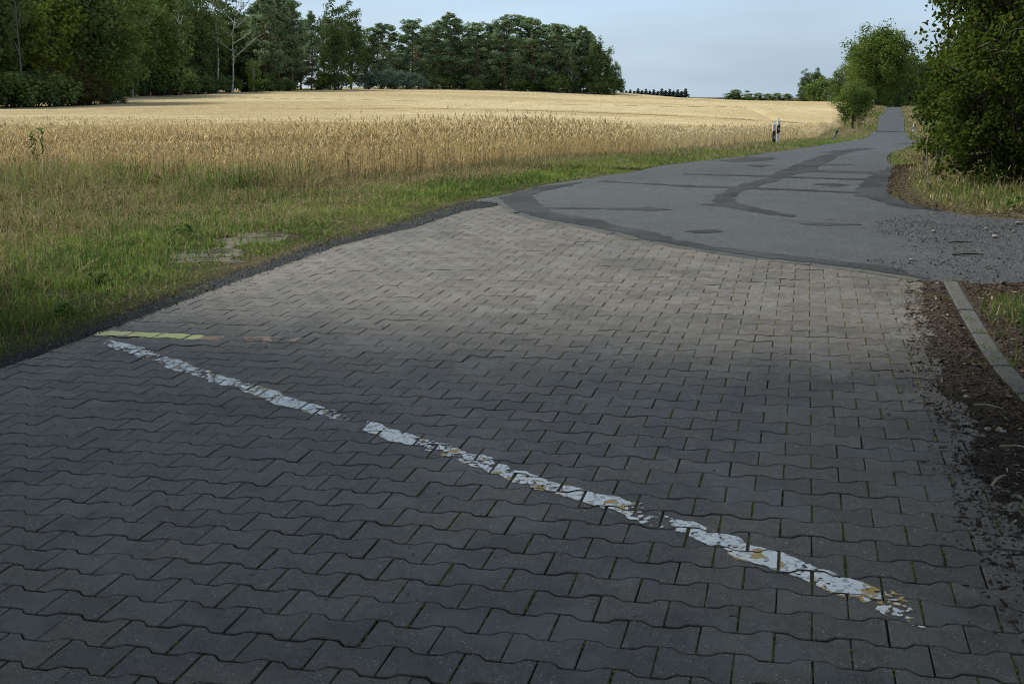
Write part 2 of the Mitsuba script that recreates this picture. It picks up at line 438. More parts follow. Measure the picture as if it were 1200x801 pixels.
LEAF('sunny_leaf', (0.075, 0.125, 0.030), (0.185, 0.240, 0.060))
LEAF('weed_leaf', (0.075, 0.135, 0.035), (0.150, 0.210, 0.065), 0.8)
LEAF('dead_needle', (0.22, 0.10, 0.06), (0.30, 0.15, 0.09), 0.3)
M('post_white', lambda p, n, uv: mix((0.78, 0.78, 0.77), (0.55, 0.54, 0.50), smoothstep(0.5, 0.8, fbm(p.x * 20, p.y * 20, p.z * 12, 3))), 0.45, 0.5)
M('post_black', (0.015, 0.015, 0.017), 0.5, 0.5)
M('post_grey', lambda p, n, uv: mix((0.18, 0.18, 0.18), (0.30, 0.30, 0.30), fbm(p.x * 10, p.y * 10, p.z * 10, 3)), 0.8, 0.3)
M('reflector', (0.55, 0.56, 0.58), 0.15, 0.8)

# ------------------------------------------------------------------ outlines on the ground (metres, surveyed)
PAVE_L = [(-4.2, 0.9), (-3.35, 4.0), (-2.772, 6.139), (-2.531, 6.978), (-2.282, 7.93), (-2.101, 8.589), (-1.854, 9.398), (-1.549, 10.418), (-0.984, 11.452), (-0.532, 12.753), (-0.173, 13.158)]
EDGING = [(-0.136, 13.317), (-0.023, 12.726), (0.142, 12.1), (0.359, 11.65), (0.658, 11.213), (0.954, 10.635), (1.191, 10.117), (1.497, 9.678), (1.772, 9.275), (2.181, 8.841), (2.511, 8.488), (2.7, 8.25), (2.86, 8.0)]
PAVE_R = [(2.72, 7.6), (2.55, 6.95), (2.40, 6.4), (2.22, 5.75), (2.05, 5.1), (1.9, 4.3), (1.75, 3.4), (1.65, 2.6), (1.45, 0.9)]
PAVE = np.array(PAVE_L + EDGING + PAVE_R)
SHOULDER_OUT = [(-4.438, 0.9), (-3.554, 4.0), (-2.865, 6.3), (-2.728, 6.82), (-2.587, 7.36), (-2.433, 8.05), (-2.26, 8.76), (-2.027, 9.48), (-1.767, 10.42), (-1.5, 11.09), (-1.177, 11.77), (-0.775, 12.9), (-0.5, 13.7)]
ROAD_L = [(-0.5, 13.7), (-0.134, 14.124), (0.366, 15.237), (0.968, 16.021), (1.75, 17.0)] + [(float(xl(y)), y) for y in (18.5, 20.25, 23.0, 26.0)]
ROAD_R = [(float(xl(26.0)) + RW, 26.0), (float(xl(22.0)) + RW, 22.0), (5.95, 18.3), (5.221, 16.145), (4.644, 14.492), (4.261, 13.209), (4.201, 12.305), (4.304, 11.762), (4.43, 11.324), (4.807, 10.929), (7, 10.3), (12, 9.0), (24, 6.0)]
ROAD = np.array(ROAD_L + ROAD_R + [(24, 1.0), (12, 5.3), (6, 7.2), (3.45, 7.75), (3.0, 7.93), (2.9, 7.98)] + EDGING[::-1])
SHOULDER = np.array(PAVE_L + [(-0.136, 13.317), (-0.5, 13.7)] + SHOULDER_OUT[::-1])
BARE = np.array([(-2.86, 9.2), (-2.64, 9.42), (-2.36, 9.60), (-2.26, 10.374), (-2.18, 10.95), (-2.40, 11.3), (-2.69, 10.9), (-2.82, 10.4), (-2.92, 9.845)])
HARD = np.array([SHOULDER_OUT[0]] + SHOULDER_OUT[1:] + ROAD_L[1:] + ROAD_R + [(24, 1.0), (12, 5.3), (6, 7.2), (3.45, 7.75), (3.0, 7.93)] + PAVE_R)
WHEAT_EDGE = [(-40, 21), (-14, 17.4), (-9, 16.7), (-7.3, 16.35), (-4.7, 15.85), (-3.2, 15.6), (-2.35, 16.1), (-1.2, 17.0), (0, 18.2), (1.7, 22.6), (5.1, 35.0), (8.4, 43), (11.8, 50.0), (18.2, 71), (26, 100), (41.5, 150), (58, 200), (80, 270), (96, 318), (118, 385)]
WHEAT = np.array(WHEAT_EDGE + [(60, 400), (-70, 400), (-75, 300), (-52, 262), (-60, 240), (-68, 222), (-78, 190), (-66, 165), (-66, 152), (-110, 140), (-120, 60), (-60, 24)])


def road_sd(P):
    """Distance inside (+) the paved ground: paving, shoulder, junction, and the country road."""
    d = sdist(P, HARD)
    far = P[:, 1] > 14
    x0 = xl(P[:, 1])
    d2 = np.minimum(P[:, 0] - x0, x0 + RW - P[:, 0]) * 0.95
    d2 = np.where(P[:, 1] > 24, d2, -9)
    return np.maximum(d, d2)


# ------------------------------------------------------------------ ground: one sheet to the horizon
def build_ground():
    ang = np.r_[np.arange(-30, 30, 0.16), np.arange(30, 330.01, 2.5)]
    r = np.r_[0.02, 1.0, np.geomspace(2.0, 26, 230), np.geomspace(26.6, 420, 130), np.geomspace(450, 4000, 14)]
    A, R_ = np.meshgrid(np.radians(ang), r, indexing='xy')
    x, y = R_ * np.sin(A), R_ * np.cos(A)
    P = np.stack([x.ravel(), y.ravel()], -1)
    z = Z(P[:, 0], P[:, 1])
    far = np.hypot(P[:, 0], P[:, 1])
    z = np.where(far > 700, z * np.clip(1 - (far - 700) / 900, 0, 1), z)
    sd = np.full(len(P), -5.0)
    m = far < 430
    sd[m] = road_sd(P[m])
    z -= 0.10 * np.clip((sd + 0.02) / 0.22, 0, 1) * np.where(far < 60, 1, np.clip(1 + (far - 60) / 60, 1, 4))
    nearby = (far < 40) & (sd < -0.1)
    flat = np.clip((-sdist(P, BARE) - 0.45) / 0.6, 0, 1)
    z[nearby] += 0.05 * (vnoise(P[nearby, 0], P[nearby, 1], 1.2, 5) - 0.5) * np.clip((-sd[nearby] - 0.1) / 0.8, 0, 1) * flat[nearby]
    v = np.c_[P, z]
    scene['ground'] = ply((v, grid_faces(*A.shape)), 'earth', smooth=True)
    struct('ground', 'grassy and sandy earth under the verges and fields')


build_ground()


# ------------------------------------------------------------------ road
def sheet(poly, step, lift, wob=0.0, seed=0, wf=3.0, zf=None, val=None):
    """A piece of surface bounded by poly, following the terrain."""
    poly = np.asarray(poly)
    lo, hi = poly.min(0) - step, poly.max(0) + step
    X, Y = np.meshgrid(np.arange(lo[0], hi[0] + step, step), np.arange(lo[1], hi[1] + step, step))
    P = np.stack([X.ravel(), Y.ravel()], -1)
    s = sdist(P, poly)
    if wob:
        s = s + wob * (vnoise(P[:, 0], P[:, 1], wf, seed, 4) - 0.5) * 2
    v, f = clip(np.c_[P, P[:, :1] * 0], grid_faces(*X.shape), s)
    if len(v):
        v[:, 2] = (zf or Z)(v[:, 0], v[:, 1]) + lift
    return v, f


def build_road():
    a = sheet(ROAD, 0.2, 0.004, 0.04, 3, 2.5)
    ys = np.r_[np.arange(25.9, 60, 1.0), np.geomspace(60, 420, 110)]
    x0 = xl(ys); k = np.linspace(0, 1, 7)
    X = x0[:, None] + RW * k; Y = np.repeat(ys[:, None], 7, 1)
    zz = Z(X, Y) + 0.006
    wob = 0.12 * (vnoise(ys, ys * 0, 0.5, 2) - 0.5)
    X[:, 0] += wob; X[:, -1] -= wob[::-1]
    b = (np.stack([X, Y, zz], -1).reshape(-1, 3), grid_faces(len(ys), 7))
    scene['road'] = ply(cat_mesh([a, b]), 'asphalt', smooth=True)
    struct('road', 'grey patched asphalt country road')
    scene['gravel_shoulder'] = ply(sheet(SHOULDER, 0.06, 0.0, 0.03, 6, 5), 'tarred_grit', smooth=True)
    struct('gravel_shoulder', 'dark strip of tarred chippings beside the paving')
    pats = {
        'band': [(-0.133, 14.029), (0.364, 15.127), (1.026, 15.65), (0.425, 14.584), (0.227, 14.137), (0.313, 13.391), (0.433, 12.331), (0.781, 11.837), (1.131, 11.006), (1.27, 10.805), (1.43, 10.23), (1.835, 9.577), (2.341, 9.061), (2.746, 8.641), (2.859, 8.401), (2.955, 7.92), (2.82, 8.15), (2.75, 8.29), (2.561, 8.55), (2.231, 8.91), (1.82, 9.337), (1.544, 9.744), (1.237, 10.187), (0.998, 10.71), (0.702, 11.294), (0.401, 11.736), (0.183, 12.171), (0.02, 12.804), (-0.09, 13.4)],
        'streak': [(0.376, 12.839), (1.377, 12.552), (1.457, 12.692), (1.693, 12.372), (1.411, 12.28), (1.345, 12.421), (0.372, 12.722)],
        'blot': [(1.594, 10.69), (1.703, 10.785), (1.857, 10.758), (1.936, 10.629), (1.82, 10.538), (1.669, 10.565)],
        'line4': [(1.146, 15.741), (2.164, 14.847), (2.816, 14.472), (4.033, 13.583), (3.995, 13.453), (2.779, 14.274), (2.141, 14.691), (1.137, 15.622)],
        'line5': [(2.412, 16.584), (3.461, 15.857), (4.727, 14.998), (4.675, 14.832), (3.419, 15.663), (2.386, 16.405)],
        'crack': [(11.393, 39.841), (7.695, 29.488), (4.211, 17.675), (3.288, 15.314), (2.775, 14.535), (2.37, 13.644), (2.232, 13.056), (2.321, 12.394), (2.529, 11.909), (2.784, 11.514), (2.815, 11.643), (2.638, 12.177), (2.48, 12.754), (2.513, 13.34), (2.8, 14.118), (3.32, 14.949), (4.381, 16.923), (7.928, 28.6), (11.658, 39.5)],
        'p7': [(3.715, 14.569), (4.004, 14.661), (4.113, 14.362), (3.897, 14.258)],
        'line8': [(3.939, 16.42), (4.351, 16.772), (5.203, 15.903), (5.113, 15.622), (4.24, 16.338)],
        'p8': [(4.9, 18.9), (5.4, 19.6), (5.5, 18.9), (5.0, 18.0)],
        'p9': [(3.9, 22.3), (5.6, 28.0), (6.2, 27.4), (4.9, 22.6), (4.1, 21.4)],
        'e9': [(3.679, 18.56), (3.955, 19.114), (4.062, 18.343), (3.719, 17.653)],
        'line10': [(2.684, 11.053), (2.997, 11.043), (3.25, 10.856), (2.947, 10.852)],
        'e10': [(3.056, 11.297), (3.15, 11.311), (3.133, 11.218), (3.047, 11.235)],
        'right': [(5.75, 17.6), (5.1, 16.3), (4.7, 15.4), (4.15, 14.051), (3.9, 13.255), (3.95, 12.654), (4.05, 12.0), (4.33, 11.7), (4.2, 12.3), (4.27, 13.2), (4.65, 14.45), (5.22, 16.1), (5.8, 17.7)],
        'l12': [(2.053, 12.765), (2.246, 12.804), (2.38, 12.615), (2.2, 12.535)],
        'far1': [(9.0, 34.5), (12.0, 41.0), (12.6, 40.6), (9.6, 34.4)],
        'far2': [(14.9, 47.0), (17.2, 49.5), (17.3, 48.4), (15.0, 46.2)],
        'far3': [(31.0, 96.0), (33.5, 100.0), (33.8, 98.0), (31.2, 93.5)],
        'far4': [(56.3, 172), (58.9, 180), (59.6, 179), (57.0, 171)],
        'far5': [(69.0, 212), (71.5, 222), (72.2, 221), (69.6, 211)],
    }
    order = ['band', 'crack', 'right', 'streak', 'blot', 'line4', 'line5', 'p7', 'line8', 'p8', 'p9', 'e9', 'line10', 'e10', 'l12', 'far1', 'far2', 'far3', 'far4', 'far5']
    for i, k in enumerate(order):
        pl = np.array(pats[k])
        far = pl[:, 1].mean() > 30
        big = np.ptp(pl[:, 1]) > 4
        m = sheet(pl, 0.3 if far else (0.05 if big else 0.03), 0.012 if far else 0.0075, 0.08 if not far else 0.25, 20 + i, 7 if not far else 1)
        if len(m[0]):
            part('road', 'tar_patch', ply(m, 'bitumen', smooth=True), 'long winding dark tar seam along the road' if k == 'crack' else None)
    rng = np.random.default_rng(5)
    # loose dark chippings: along the shoulder, by the junction's right side and along the paving's broken edge
    pts = []
    lo, hi = SHOULDER.min(0), SHOULDER.max(0)
    P = rng.uniform(lo, hi, (60000, 2)); P = P[(P[:, 1] > 5.2) & (sdist(P, SHOULDER) > -0.06)][:7000]; pts.append(P)
    g = np.array([(3.375, 10.954), (3.875, 11.501), (4.3, 11.7), (4.9, 10.9), (9, 9.6), (9, 6.9), (3.6, 7.75), (2.999, 7.98), (2.8, 8.35), (2.72, 8.92), (3.003, 9.257), (3.358, 9.706), (3.354, 10.377)])
    P = rng.uniform(g.min(0), g.max(0), (30000, 2)); s = sdist(P, g) + 0.5 * (vnoise(P[:, 0], P[:, 1], 1.2, 31) - 0.5)
    pts.append(P[(s > 0) & (rng.random(len(P)) < 0.25 + 0.75 * (vnoise(P[:, 0], P[:, 1], 2.2, 8) > 0.5))])
    e = spline(np.array([(2.85, 7.75), (2.66, 7.1), (2.40, 6.3), (2.1, 5.6), (1.93, 5.0), (1.86, 4.6), (1.7, 4.1), (1.62, 3.5)]), 10)
    P = e[rng.integers(0, len(e), 420)] + rng.normal(0, 0.06, (420, 2)); pts.append(P)
    P = np.vstack(pts)
    n = len(P)
    base = trimesh.creation.icosphere(0).vertices
    fb = trimesh.creation.icosphere(0).faces
    fb = trimesh.convex.convex_hull(np.vstack([[1, 0, 0], [-1, 0, 0], [0, 1, 0], [0, -1, 0], [0, 0, 1], [0, 0, -1]])).faces
    base = np.vstack([[1, 0, 0], [-1, 0, 0], [0, 1, 0], [0, -1, 0], [0, 0, 1], [0, 0, -1.0]])
    fb = np.array([(0, 2, 4), (2, 1, 4), (1, 3, 4), (3, 0, 4), (2, 0, 5), (1, 2, 5), (3, 1, 5), (0, 3, 5)])
    s = rng.gamma(3, 0.0011, (n, 1)) + 0.0017
    v = base[None] * rng.uniform(0.6, 1.35, (n, 6, 1)) * s[:, None] * np.array([1, 1, 0.75])
    a = rng.uniform(0, 6.28, n); c_, s_ = np.cos(a)[:, None], np.sin(a)[:, None]
    v = np.stack([v[..., 0] * c_ - v[..., 1] * s_, v[..., 0] * s_ + v[..., 1] * c_, v[..., 2]], -1)
    v += np.c_[P, Zp(P[:, 0], P[:, 1]) + 0.008 + s[:, 0] * 0.35][:, None]
    f = (fb[None] + 6 * np.arange(n)[:, None, None]).reshape(-1, 3)
    uv = np.repeat(np.c_[rng.random(n) ** 1.3, rng.random(n)], 6, 0)
    scene['gravel'] = ply((v.reshape(-1, 3), f), 'dark_chippings', uv=uv)
    stuff('gravel', 'loose dark blue grey chippings along the edges of the paving')


build_road()

# ------------------------------------------------------------------ paving of double-T concrete stones
PN = np.array([-0.02465097, -0.0258671, 0.99936141])
PX = np.array([0.9705098, -0.24040974, 0.01771662])
PY = np.array([0.23979794, 0.97032677, 0.03103061])
PO = np.array([2.22928878, 8.64978744, 0.27607831])
HALF, ROW = 0.1, 0.139


def stone_outline(g=0.0024, ge=0.0020):
    """Double-T outline, long axis along x, wide at both ends."""
    w, nrw = ROW / 2 + 0.0125 - g, ROW / 2 - 0.0125 - g
    L = HALF - ge
    a, b = 0.037, 0.063
    up = [(L, w), (b, w), (a, nrw), (-a, nrw), (-b, w), (-L, w)]
    return np.array([(-L, -w), (-b, -w), (-a, -nrw), (a, -nrw), (b, -w), (L, -w)] + up)


def build_paving():
    import shapely.geometry as sg
    rng = np.random.default_rng(11)
    out = stone_outline()
    protos = []
    for k in range(12):
        m = slab(out + rng.normal(0, 0.0006, out.shape), -0.05, 0.0, 0.0026, 0.0007, rng)
        uv = np.tile(rng.random(2), (len(m[0]), 1))
        protos.append((m, uv))
    shapes = [ply(m, 'concrete_stone', uv=uv) for m, uv in protos]
    poly = sg.Polygon(PAVE)
    stones = []
    for v in range(-45, 66):
        for u in range(-70, 40):
            if (u + v) % 2 == 0:
                continue
            c = PO + HALF * u * PX - ROW * v * PY
            if -5.5 < c[0] < 4 and 0.6 < c[1] < 14:
                stones.append((u, v, c))
    C = np.array([s[2] for s in stones])
    sd = sdist(C[:, :2], PAVE)
    rest, cells, whole, joints = [], [], [], []
    # part stones: the 300 that show largest, nearest to the viewer first
    fwd = C - EYE
    view = (np.abs(C[:, 0]) < 0.45 * C[:, 1] + 0.1) & (C[:, 1] > 2.45)
    score = np.where(view & (sd > 0.13), 1 / ((fwd ** 2).sum(1) ** 1.5), 0)
    top = set(np.argsort(-score)[:300].tolist())
    for i, (u, v, c) in enumerate(stones):
        if sd[i] < -0.13:
            continue
        sway = 0.004 * (vnoise(np.array([c[0]]), np.array([c[1]]), 0.9, 3)[0] - 0.5) * 2
        dz = rng.normal(0, 0.0008) + sway - (0.003 if rng.random() < .025 else 0)
        tx, ty = rng.normal(0, 0.0042, 2)
        ez = PN + tx * PX + ty * PY; ez /= np.linalg.norm(ez)
        ang = rng.normal(0, 0.006)
        ex = PX * math.cos(ang) + PY * math.sin(ang)
        ex = ex - ez * (ex @ ez); ex /= np.linalg.norm(ex)
        ey = np.cross(ez, ex)
        pos = c + PN * dz + PX * rng.normal(0, 0.0006) + PY * rng.normal(0, 0.0006)
        flip = 1 if rng.random() < 0.5 else -1
        B = np.stack([ex * flip, ey * flip, ez], 1)
        k = int(rng.integers(12))
        if sd[i] > 0.13:
            if i in top:
                mtx = np.eye(4); mtx[:3, :3] = B; mtx[:3, 3] = pos
                part('paving', 'paving_stone', {**shapes[k], 'to_world': T(mtx.tolist())})
            else:
                (mv, mf), uv = protos[k]
                rest.append((mv @ B.T + pos, mf, np.tile(rng.random(2), (len(mv), 1))))
        else:
            w2 = out @ np.stack([ex[:2], ey[:2]]) + pos[:2]
            q = sg.Polygon(w2).intersection(poly)
            for g in getattr(q, 'geoms', [q]):
                if g.geom_type != 'Polygon' or g.area < 0.0009:
                    continue
                g = sg.polygon.orient(g.simplify(0.002))
                loc = (np.array(g.exterior.coords)[:-1] - pos[:2]) @ np.stack([ex[:2], ey[:2]], 1)
                if len(loc) < 3:
                    continue
                mv, mf = slab(loc, -0.05, 0.0, 0.003)
                rest.append((mv @ np.stack([ex, ey, ez], 1).T + pos, mf, np.tile(rng.random(2), (len(mv), 1))))
        cells.append((u, v, pos, np.stack([ex, ey, ez], 1), sd[i]))
    m = cat_mesh(rest)
    scene['paving__stone_field'] = ply(m[:2], 'concrete_stone', uv=m[2])
    labels['paving__stone_field'] = {'kind': 'stuff'}
    bed = sheet(PAVE, 0.12, -0.013, zf=Zp)
    scene['paving__joint_bed'] = ply(bed, 'joint_sand', smooth=True)
    struct('paving', 'worn grey interlocking concrete paving')
    # moss in the joints
    blobs = []
    for u, v, pos, B, sdi in cells:
        if sdi < 0.12 or pos[1] > 12.6 or pos[1] < 2.2 or abs(pos[0]) > 0.5 * pos[1] + .3:
            continue
        dens = vnoise(np.array([pos[0]]), np.array([pos[1]]), 0.8, 17)[0] + 0.22 * (pos[0] + 1.5) / 3.0
        hap = rng.random()
        k = int(max(0, (dens - 0.335)) * 60 * (hap < 0.75) * rng.uniform(0.2, 1.2))
        if pos[1] > 6:
            k = k // 2
        for _ in range(k):
            blobs.append(pos + B @ np.array([HALF + rng.normal(0, 0.0012), rng.uniform(-0.075, 0.075), -0.0045 + rng.uniform(-.002, .003)]))
        for _ in range(int(rng.random() < 0.5) * 3):
            t = rng.uniform(-0.09, 0.09)
            wy = (ROW / 2 + 0.0125 - 0.025 * np.clip((0.063 - abs(t)) / 0.026, 0, 1))
            blobs.append(pos + B @ np.array([t, wy * rng.choice([-1, 1]), -0.006]))
    P = np.array(blobs); n = len(P)
    base = np.vstack([[1, 0, 0], [-1, 0, 0], [0, 1, 0], [0, -1, 0], [0, 0, 1], [0, 0, -1.0]])
    fb = np.array([(0, 2, 4), (2, 1, 4), (1, 3, 4), (3, 0, 4), (2, 0, 5), (1, 2, 5), (3, 1, 5), (0, 3, 5)])
    s = rng.uniform(0.0028, 0.0062, (n, 1, 1))
    vv = base[None] * rng.uniform(0.6, 1.4, (n, 6, 1)) * s + P[:, None]
    scene['moss'] = ply((vv.reshape(-1, 3), (fb[None] + 6 * np.arange(n)[:, None, None]).reshape(-1, 3)), 'moss_green', uv=np.repeat(rng.random((n, 2)), 6, 0))
    stuff('moss', 'green and yellow moss growing in the joints of the paving')
    return cells


CELLS = build_paving()


# ------------------------------------------------------------------ worn paint on the stones
def build_paint():
    rng = np.random.default_rng(23)
    line = np.array([(-2.389, 6.714), (-2.1, 6.432), (-1.857, 6.175), (-1.632, 5.936), (-1.427, 5.731), (-1.211, 5.522), (-1.027, 5.314), (-0.884, 5.177), (-0.738, 5.058), (-0.637, 4.923), (-0.531, 4.805), (-0.394, 4.69), (-0.279, 4.559), (-0.135, 4.422), (0.0, 4.264), (0.127, 4.134), (0.278, 4.001), (0.387, 3.918), (0.43, 3.835), (0.535, 3.735), (0.673, 3.61), (0.759, 3.481), (0.868, 3.371), (0.944, 3.257), (1.061, 3.181), (1.067, 3.082), (1.127, 3.011)])
    cov_x = [-2.46, -2.39, -2.25, -2.1, -1.98, -1.85, -1.5, -1.03, -0.85, -0.76, -0.72, -0.66, -0.64, -0.42, -0.37, -0.27, -0.15, -0.1, 0.36, 0.41, 0.44, 0.47, 0.53, 0.55, 0.8, 1.03, 1.06, 1.12, 1.15]
    cov_v = [v_ - 0.30 for v_ in [-1.2, 0.1, 0.35, 0.25, -0.15, 0.25, 0.3, 0.5, 0.3, -0.1, -1.2, -1.2, 0.55, 0.55, 0.2, 0.12, 0.08, 0.6, 0.7, 0.4, 0.0, -0.35, -0.5, 0.45, 0.45, 0.35, 0.1, 0.0, -1.2]]
    yel = np.array([(-2.50, 6.945), (-2.433, 6.945), (-1.878, 6.775), (-1.732, 6.74), (-1.507, 6.70), (-1.238, 6.662)])
    out = stone_outline(0.004, 0.006)
    wl = thing('painted_line', 'worn white painted line running diagonally across the paving', 'painted line')
    yl = thing('painted_line', 'short faded yellow and salmon painted line near the left edge of the paving', 'painted line')
    for u, v, pos, B, sdi in CELLS:
        d0 = ldist(pos[None, :2], line)[0]; d1 = ldist(pos[None, :2], yel)[0]
        if min(d0, d1) > 0.24:
            continue
        st = 0.0034
        xs = np.arange(-0.105, 0.1051, st); ys = np.arange(-0.09, 0.0901, st)
        X, Y = np.meshgrid(xs, ys)
        L = np.stack([X.ravel(), Y.ravel(), X.ravel() * 0], -1)
        Wp = L @ B.T + pos
        P2 = Wp[:, :2]
        ins = sdist(L[:, :2], out)
        ff = grid_faces(*X.shape)
        def put(holder, name, val, mat, lift, label=None, least=14):
            vv, fc = clip(np.c_[L[:, :2], np.full(len(L), lift)], ff, val)
            if len(fc) < least:
                return
            from trimesh.graph import connected_component_labels as ccl
            e2 = np.vstack([fc[:, :2], fc[:, 1:]])
            part(holder, name, ply((vv @ B.T + pos, fc), mat), label, 'stuff' if ccl(e2, len(vv)).max() > 0 else None)
        if d0 < 0.24:
            d = ldist(P2, line)
            t = np.interp(P2[:, 0], cov_x, cov_v)
            nz = meshkit.fbm(np.c_[P2 * 13, P2[:, :1] * 0], 5, 3) - 0.5
            nf = meshkit.fbm(np.c_[P2 * 70, P2[:, :1] * 0], 3, 9) - 0.5
            e = (0.051 - d) / 0.05
            fld = np.minimum(e + 1.3 * nz, t + 1.5 * nz + 2.5 * nf + 0.26)
            och = fld + 0.0 + 1.5 * np.clip(meshkit.fbm(np.c_[P2 * 5, P2[:, :1] * 0 + 2], 3, 14) - 0.60, 0, 1)
            lack = 0.31 - meshkit.fbm(np.c_[P2 * 18, P2[:, :1] * 0 + 5], 4, 21)          # ochre shows through where the white has come off
            put(wl, 'ochre_layer', np.minimum(och * 0.04, ins), 'ochre_paint', 0.0011, least=24)
            put(wl, 'white_layer', np.minimum(np.minimum(fld, -lack + 0.02) * 0.04, ins), 'white_paint', 0.0022)
        if d1 < 0.2:
            d = ldist(P2, yel)
            nz = meshkit.fbm(np.c_[P2 * 16, P2[:, :1] * 0], 4, 33) - 0.5
            strong = np.interp(P2[:, 0], [-2.56, -2.5, -1.95, -1.86, -1.8], [-.5, 1, 1, 0.4, -1.5])
            weak = np.interp(P2[:, 0], [-1.9, -1.86, -1.74, -1.68, -1.6, -1.52, -1.3, -1.2], [-1, .35, .35, -1.0, -.5, 0.2, 0.1, -1.2])
            e = (0.062 - d) / 0.05
            put(yl, 'yellow_layer', np.minimum(np.minimum(e + nz, strong + nz) * 0.04, ins), 'yellow_paint', 0.0016)
            put(yl, 'salmon_layer', np.minimum(np.minimum(e + nz - 0.1, weak - 0.03 + 2 * nz) * 0.04, ins), 'salmon_paint', 0.0012)


build_paint()


# ------------------------------------------------------------------ kerbs
def rot2(a):
    return np.array([[math.cos(a), -math.sin(a)], [math.sin(a), math.cos(a)]])


def kerb_run(key, line, length, width, top, gap, mat, seed, depth=0.14, jit=0.003, lens=None):
    rng = np.random.default_rng(seed)
    L = spline(np.array(line), 20)
    s = np.r_[0, np.cumsum(np.linalg.norm(np.diff(L, axis=0), axis=1))]
    a = 0.0; i = 0
    while a < s[-1] - 0.08:
        b = min(a + (lens[i % len(lens)] if lens else length * rng.uniform(0.92, 1.06)), s[-1])
        t = np.linspace(a + gap / 2, b - gap / 2, 5)
        c = np.stack([np.interp(t, s, L[:, 0]), np.interp(t, s, L[:, 1])], -1)
        d = np.gradient(c, axis=0); d /= np.linalg.norm(d, axis=1, keepdims=True)
        nn = np.stack([-d[:, 1], d[:, 0]], -1) * width / 2
        pl = np.vstack([c - nn, (c + nn)[::-1]])
        m = c.mean(0)
        mv, mf = slab(pl - m, -depth, 0, 0.007, 0.0012, rng)
        tl = rng.normal(0, jit, 2)
        mv[:, 2] += Zp(mv[:, 0] + m[0], mv[:, 1] + m[1]) + top + rng.normal(0, jit) + mv[:, 0] * tl[0] * 2 + mv[:, 1] * tl[1] * 2
        mv[:, :2] += m
        part(key, 'kerb_stone', ply((mv, mf), mat, uv=np.tile(rng.random(2), (len(mv), 1))))
        a = b; i += 1


kerb_run('paving_edging', EDGING, 0.48, 0.075, 0.006, 0.007, 'kerb_concrete', 2)
struct('paving_edging', 'narrow curved row of kerb stones between the paving and the asphalt')
KERB = [(3.01, 7.90), (2.756, 6.937), (2.599, 6.314), (2.45, 5.706), (2.36, 5.2), (2.28, 4.7), (2.2, 4.0), (2.1, 3.0)]
kerb_run('kerb', KERB, 0.8, 0.092, 0.018, 0.008, 'kerb_concrete', 4, jit=0.003, lens=[0.98, 0.62, 0.34, 0.4, 0.5, 0.5, 0.6])
struct('kerb', 'low kerb of concrete stones right of the paving')
kerb_run('verge_kerb', [(-3.12, 6.35), (-2.86, 7.35), (-2.70, 8.1), (-2.54, 8.8)], 0.8, 0.07, -0.004, 0.02, 'kerb_concrete', 8)
struct('verge_kerb', 'overgrown kerb stones at the edge of the grass verge')


# ------------------------------------------------------------------ soil right of the paving
SOIL = np.array([(2.74, 8.2), (2.60, 7.6), (2.40, 7.0), (2.26, 6.5), (2.12, 6.1), (1.96, 5.545), (1.86, 5.066), (1.80, 4.6), (1.64, 4.2), (1.50, 3.7), (1.42, 3.3), (1.36, 2.9), (1.3, 2.0), (1.2, 0.9), (6, 0.9), (12, 5.5), (6, 7.42), (3.5, 7.97)])


def z_soil(x, y):
    P = np.stack([x, y], -1)
    s = sdist(P, SOIL)
    k = ldist(P, np.array(KERB))
    h = -0.012 + 0.055 * np.clip(s / 0.55, 0, 1) + 0.028 * np.clip(s / .3, 0.12, 1) * (vnoise(x, y, 5, 41, 4) - 0.5) * 2 + 0.012 * (vnoise(x, y, 26, 43, 3) - 0.5)
    # the kerb stays clear
    h = np.minimum(h, 0.004 + 0.35 * np.clip(k - 0.045, 0, 1))
    return Zp(x, y) + h


scene['soil'] = ply(sheet(SOIL, 0.024, 0.0, 0.05, 44, 6, zf=z_soil), 'humus', smooth=True)
struct('soil', 'dark humus and bark litter beside the kerb')
scene['bare_patch'] = ply(sheet(BARE, 0.04, 0.004, 0.42, 50, 2.2), 'grit', smooth=True)
struct('bare_patch', 'bare gritty patch in the grass verge')


# ------------------------------------------------------------------ grass, wheat
def blades(P, z, h, w, rng, lean=0.35, segs=2, bend=0.5, tone=None):
    """Ribbons standing at the points P: (vertices, faces, uv)."""
    n = len(P)
    h = np.broadcast_to(h, (n,)); w = np.broadcast_to(w, (n,))
    a = rng.uniform(0, 2 * np.pi, n)
    la = rng.uniform(0, 2 * np.pi, n); lm = np.abs(rng.normal(0, lean, n))
    ld = np.stack([np.cos(la), np.sin(la), np.zeros(n)], -1)
    side = np.stack([np.cos(a), np.sin(a), np.zeros(n)], -1)
    base = np.c_[P, z]
    V = []
    for k in range(segs + 1):
        s = k / segs
        c = base + ld * (h * lm * (s * (1 - bend) + bend * s * s))[:, None]
        c[:, 2] += h * s * (1 - 0.35 * np.clip(lm, 0, 1.2) * s)
        if k < segs:
            hw = side * (w * 0.5 * (1 - 0.55 * s))[:, None]
            V += [c - hw, c + hw]
        else:
            V.append(c)
    nv = len(V)
    v = np.stack(V, 1).reshape(-1, 3)
    F = []
    for k in range(segs - 1):
        F += [(2 * k, 2 * k + 1, 2 * k + 3), (2 * k, 2 * k + 3, 2 * k + 2)]
    F.append((2 * segs - 2, 2 * segs - 1, 2 * segs))
    f = (np.array(F)[None] + nv * np.arange(n)[:, None, None]).reshape(-1, 3)
    uv = np.repeat(rng.random((n, 2)) if tone is None else tone, nv, 0)
    tip = V[-1]
    return (v, f, uv), tip, ld


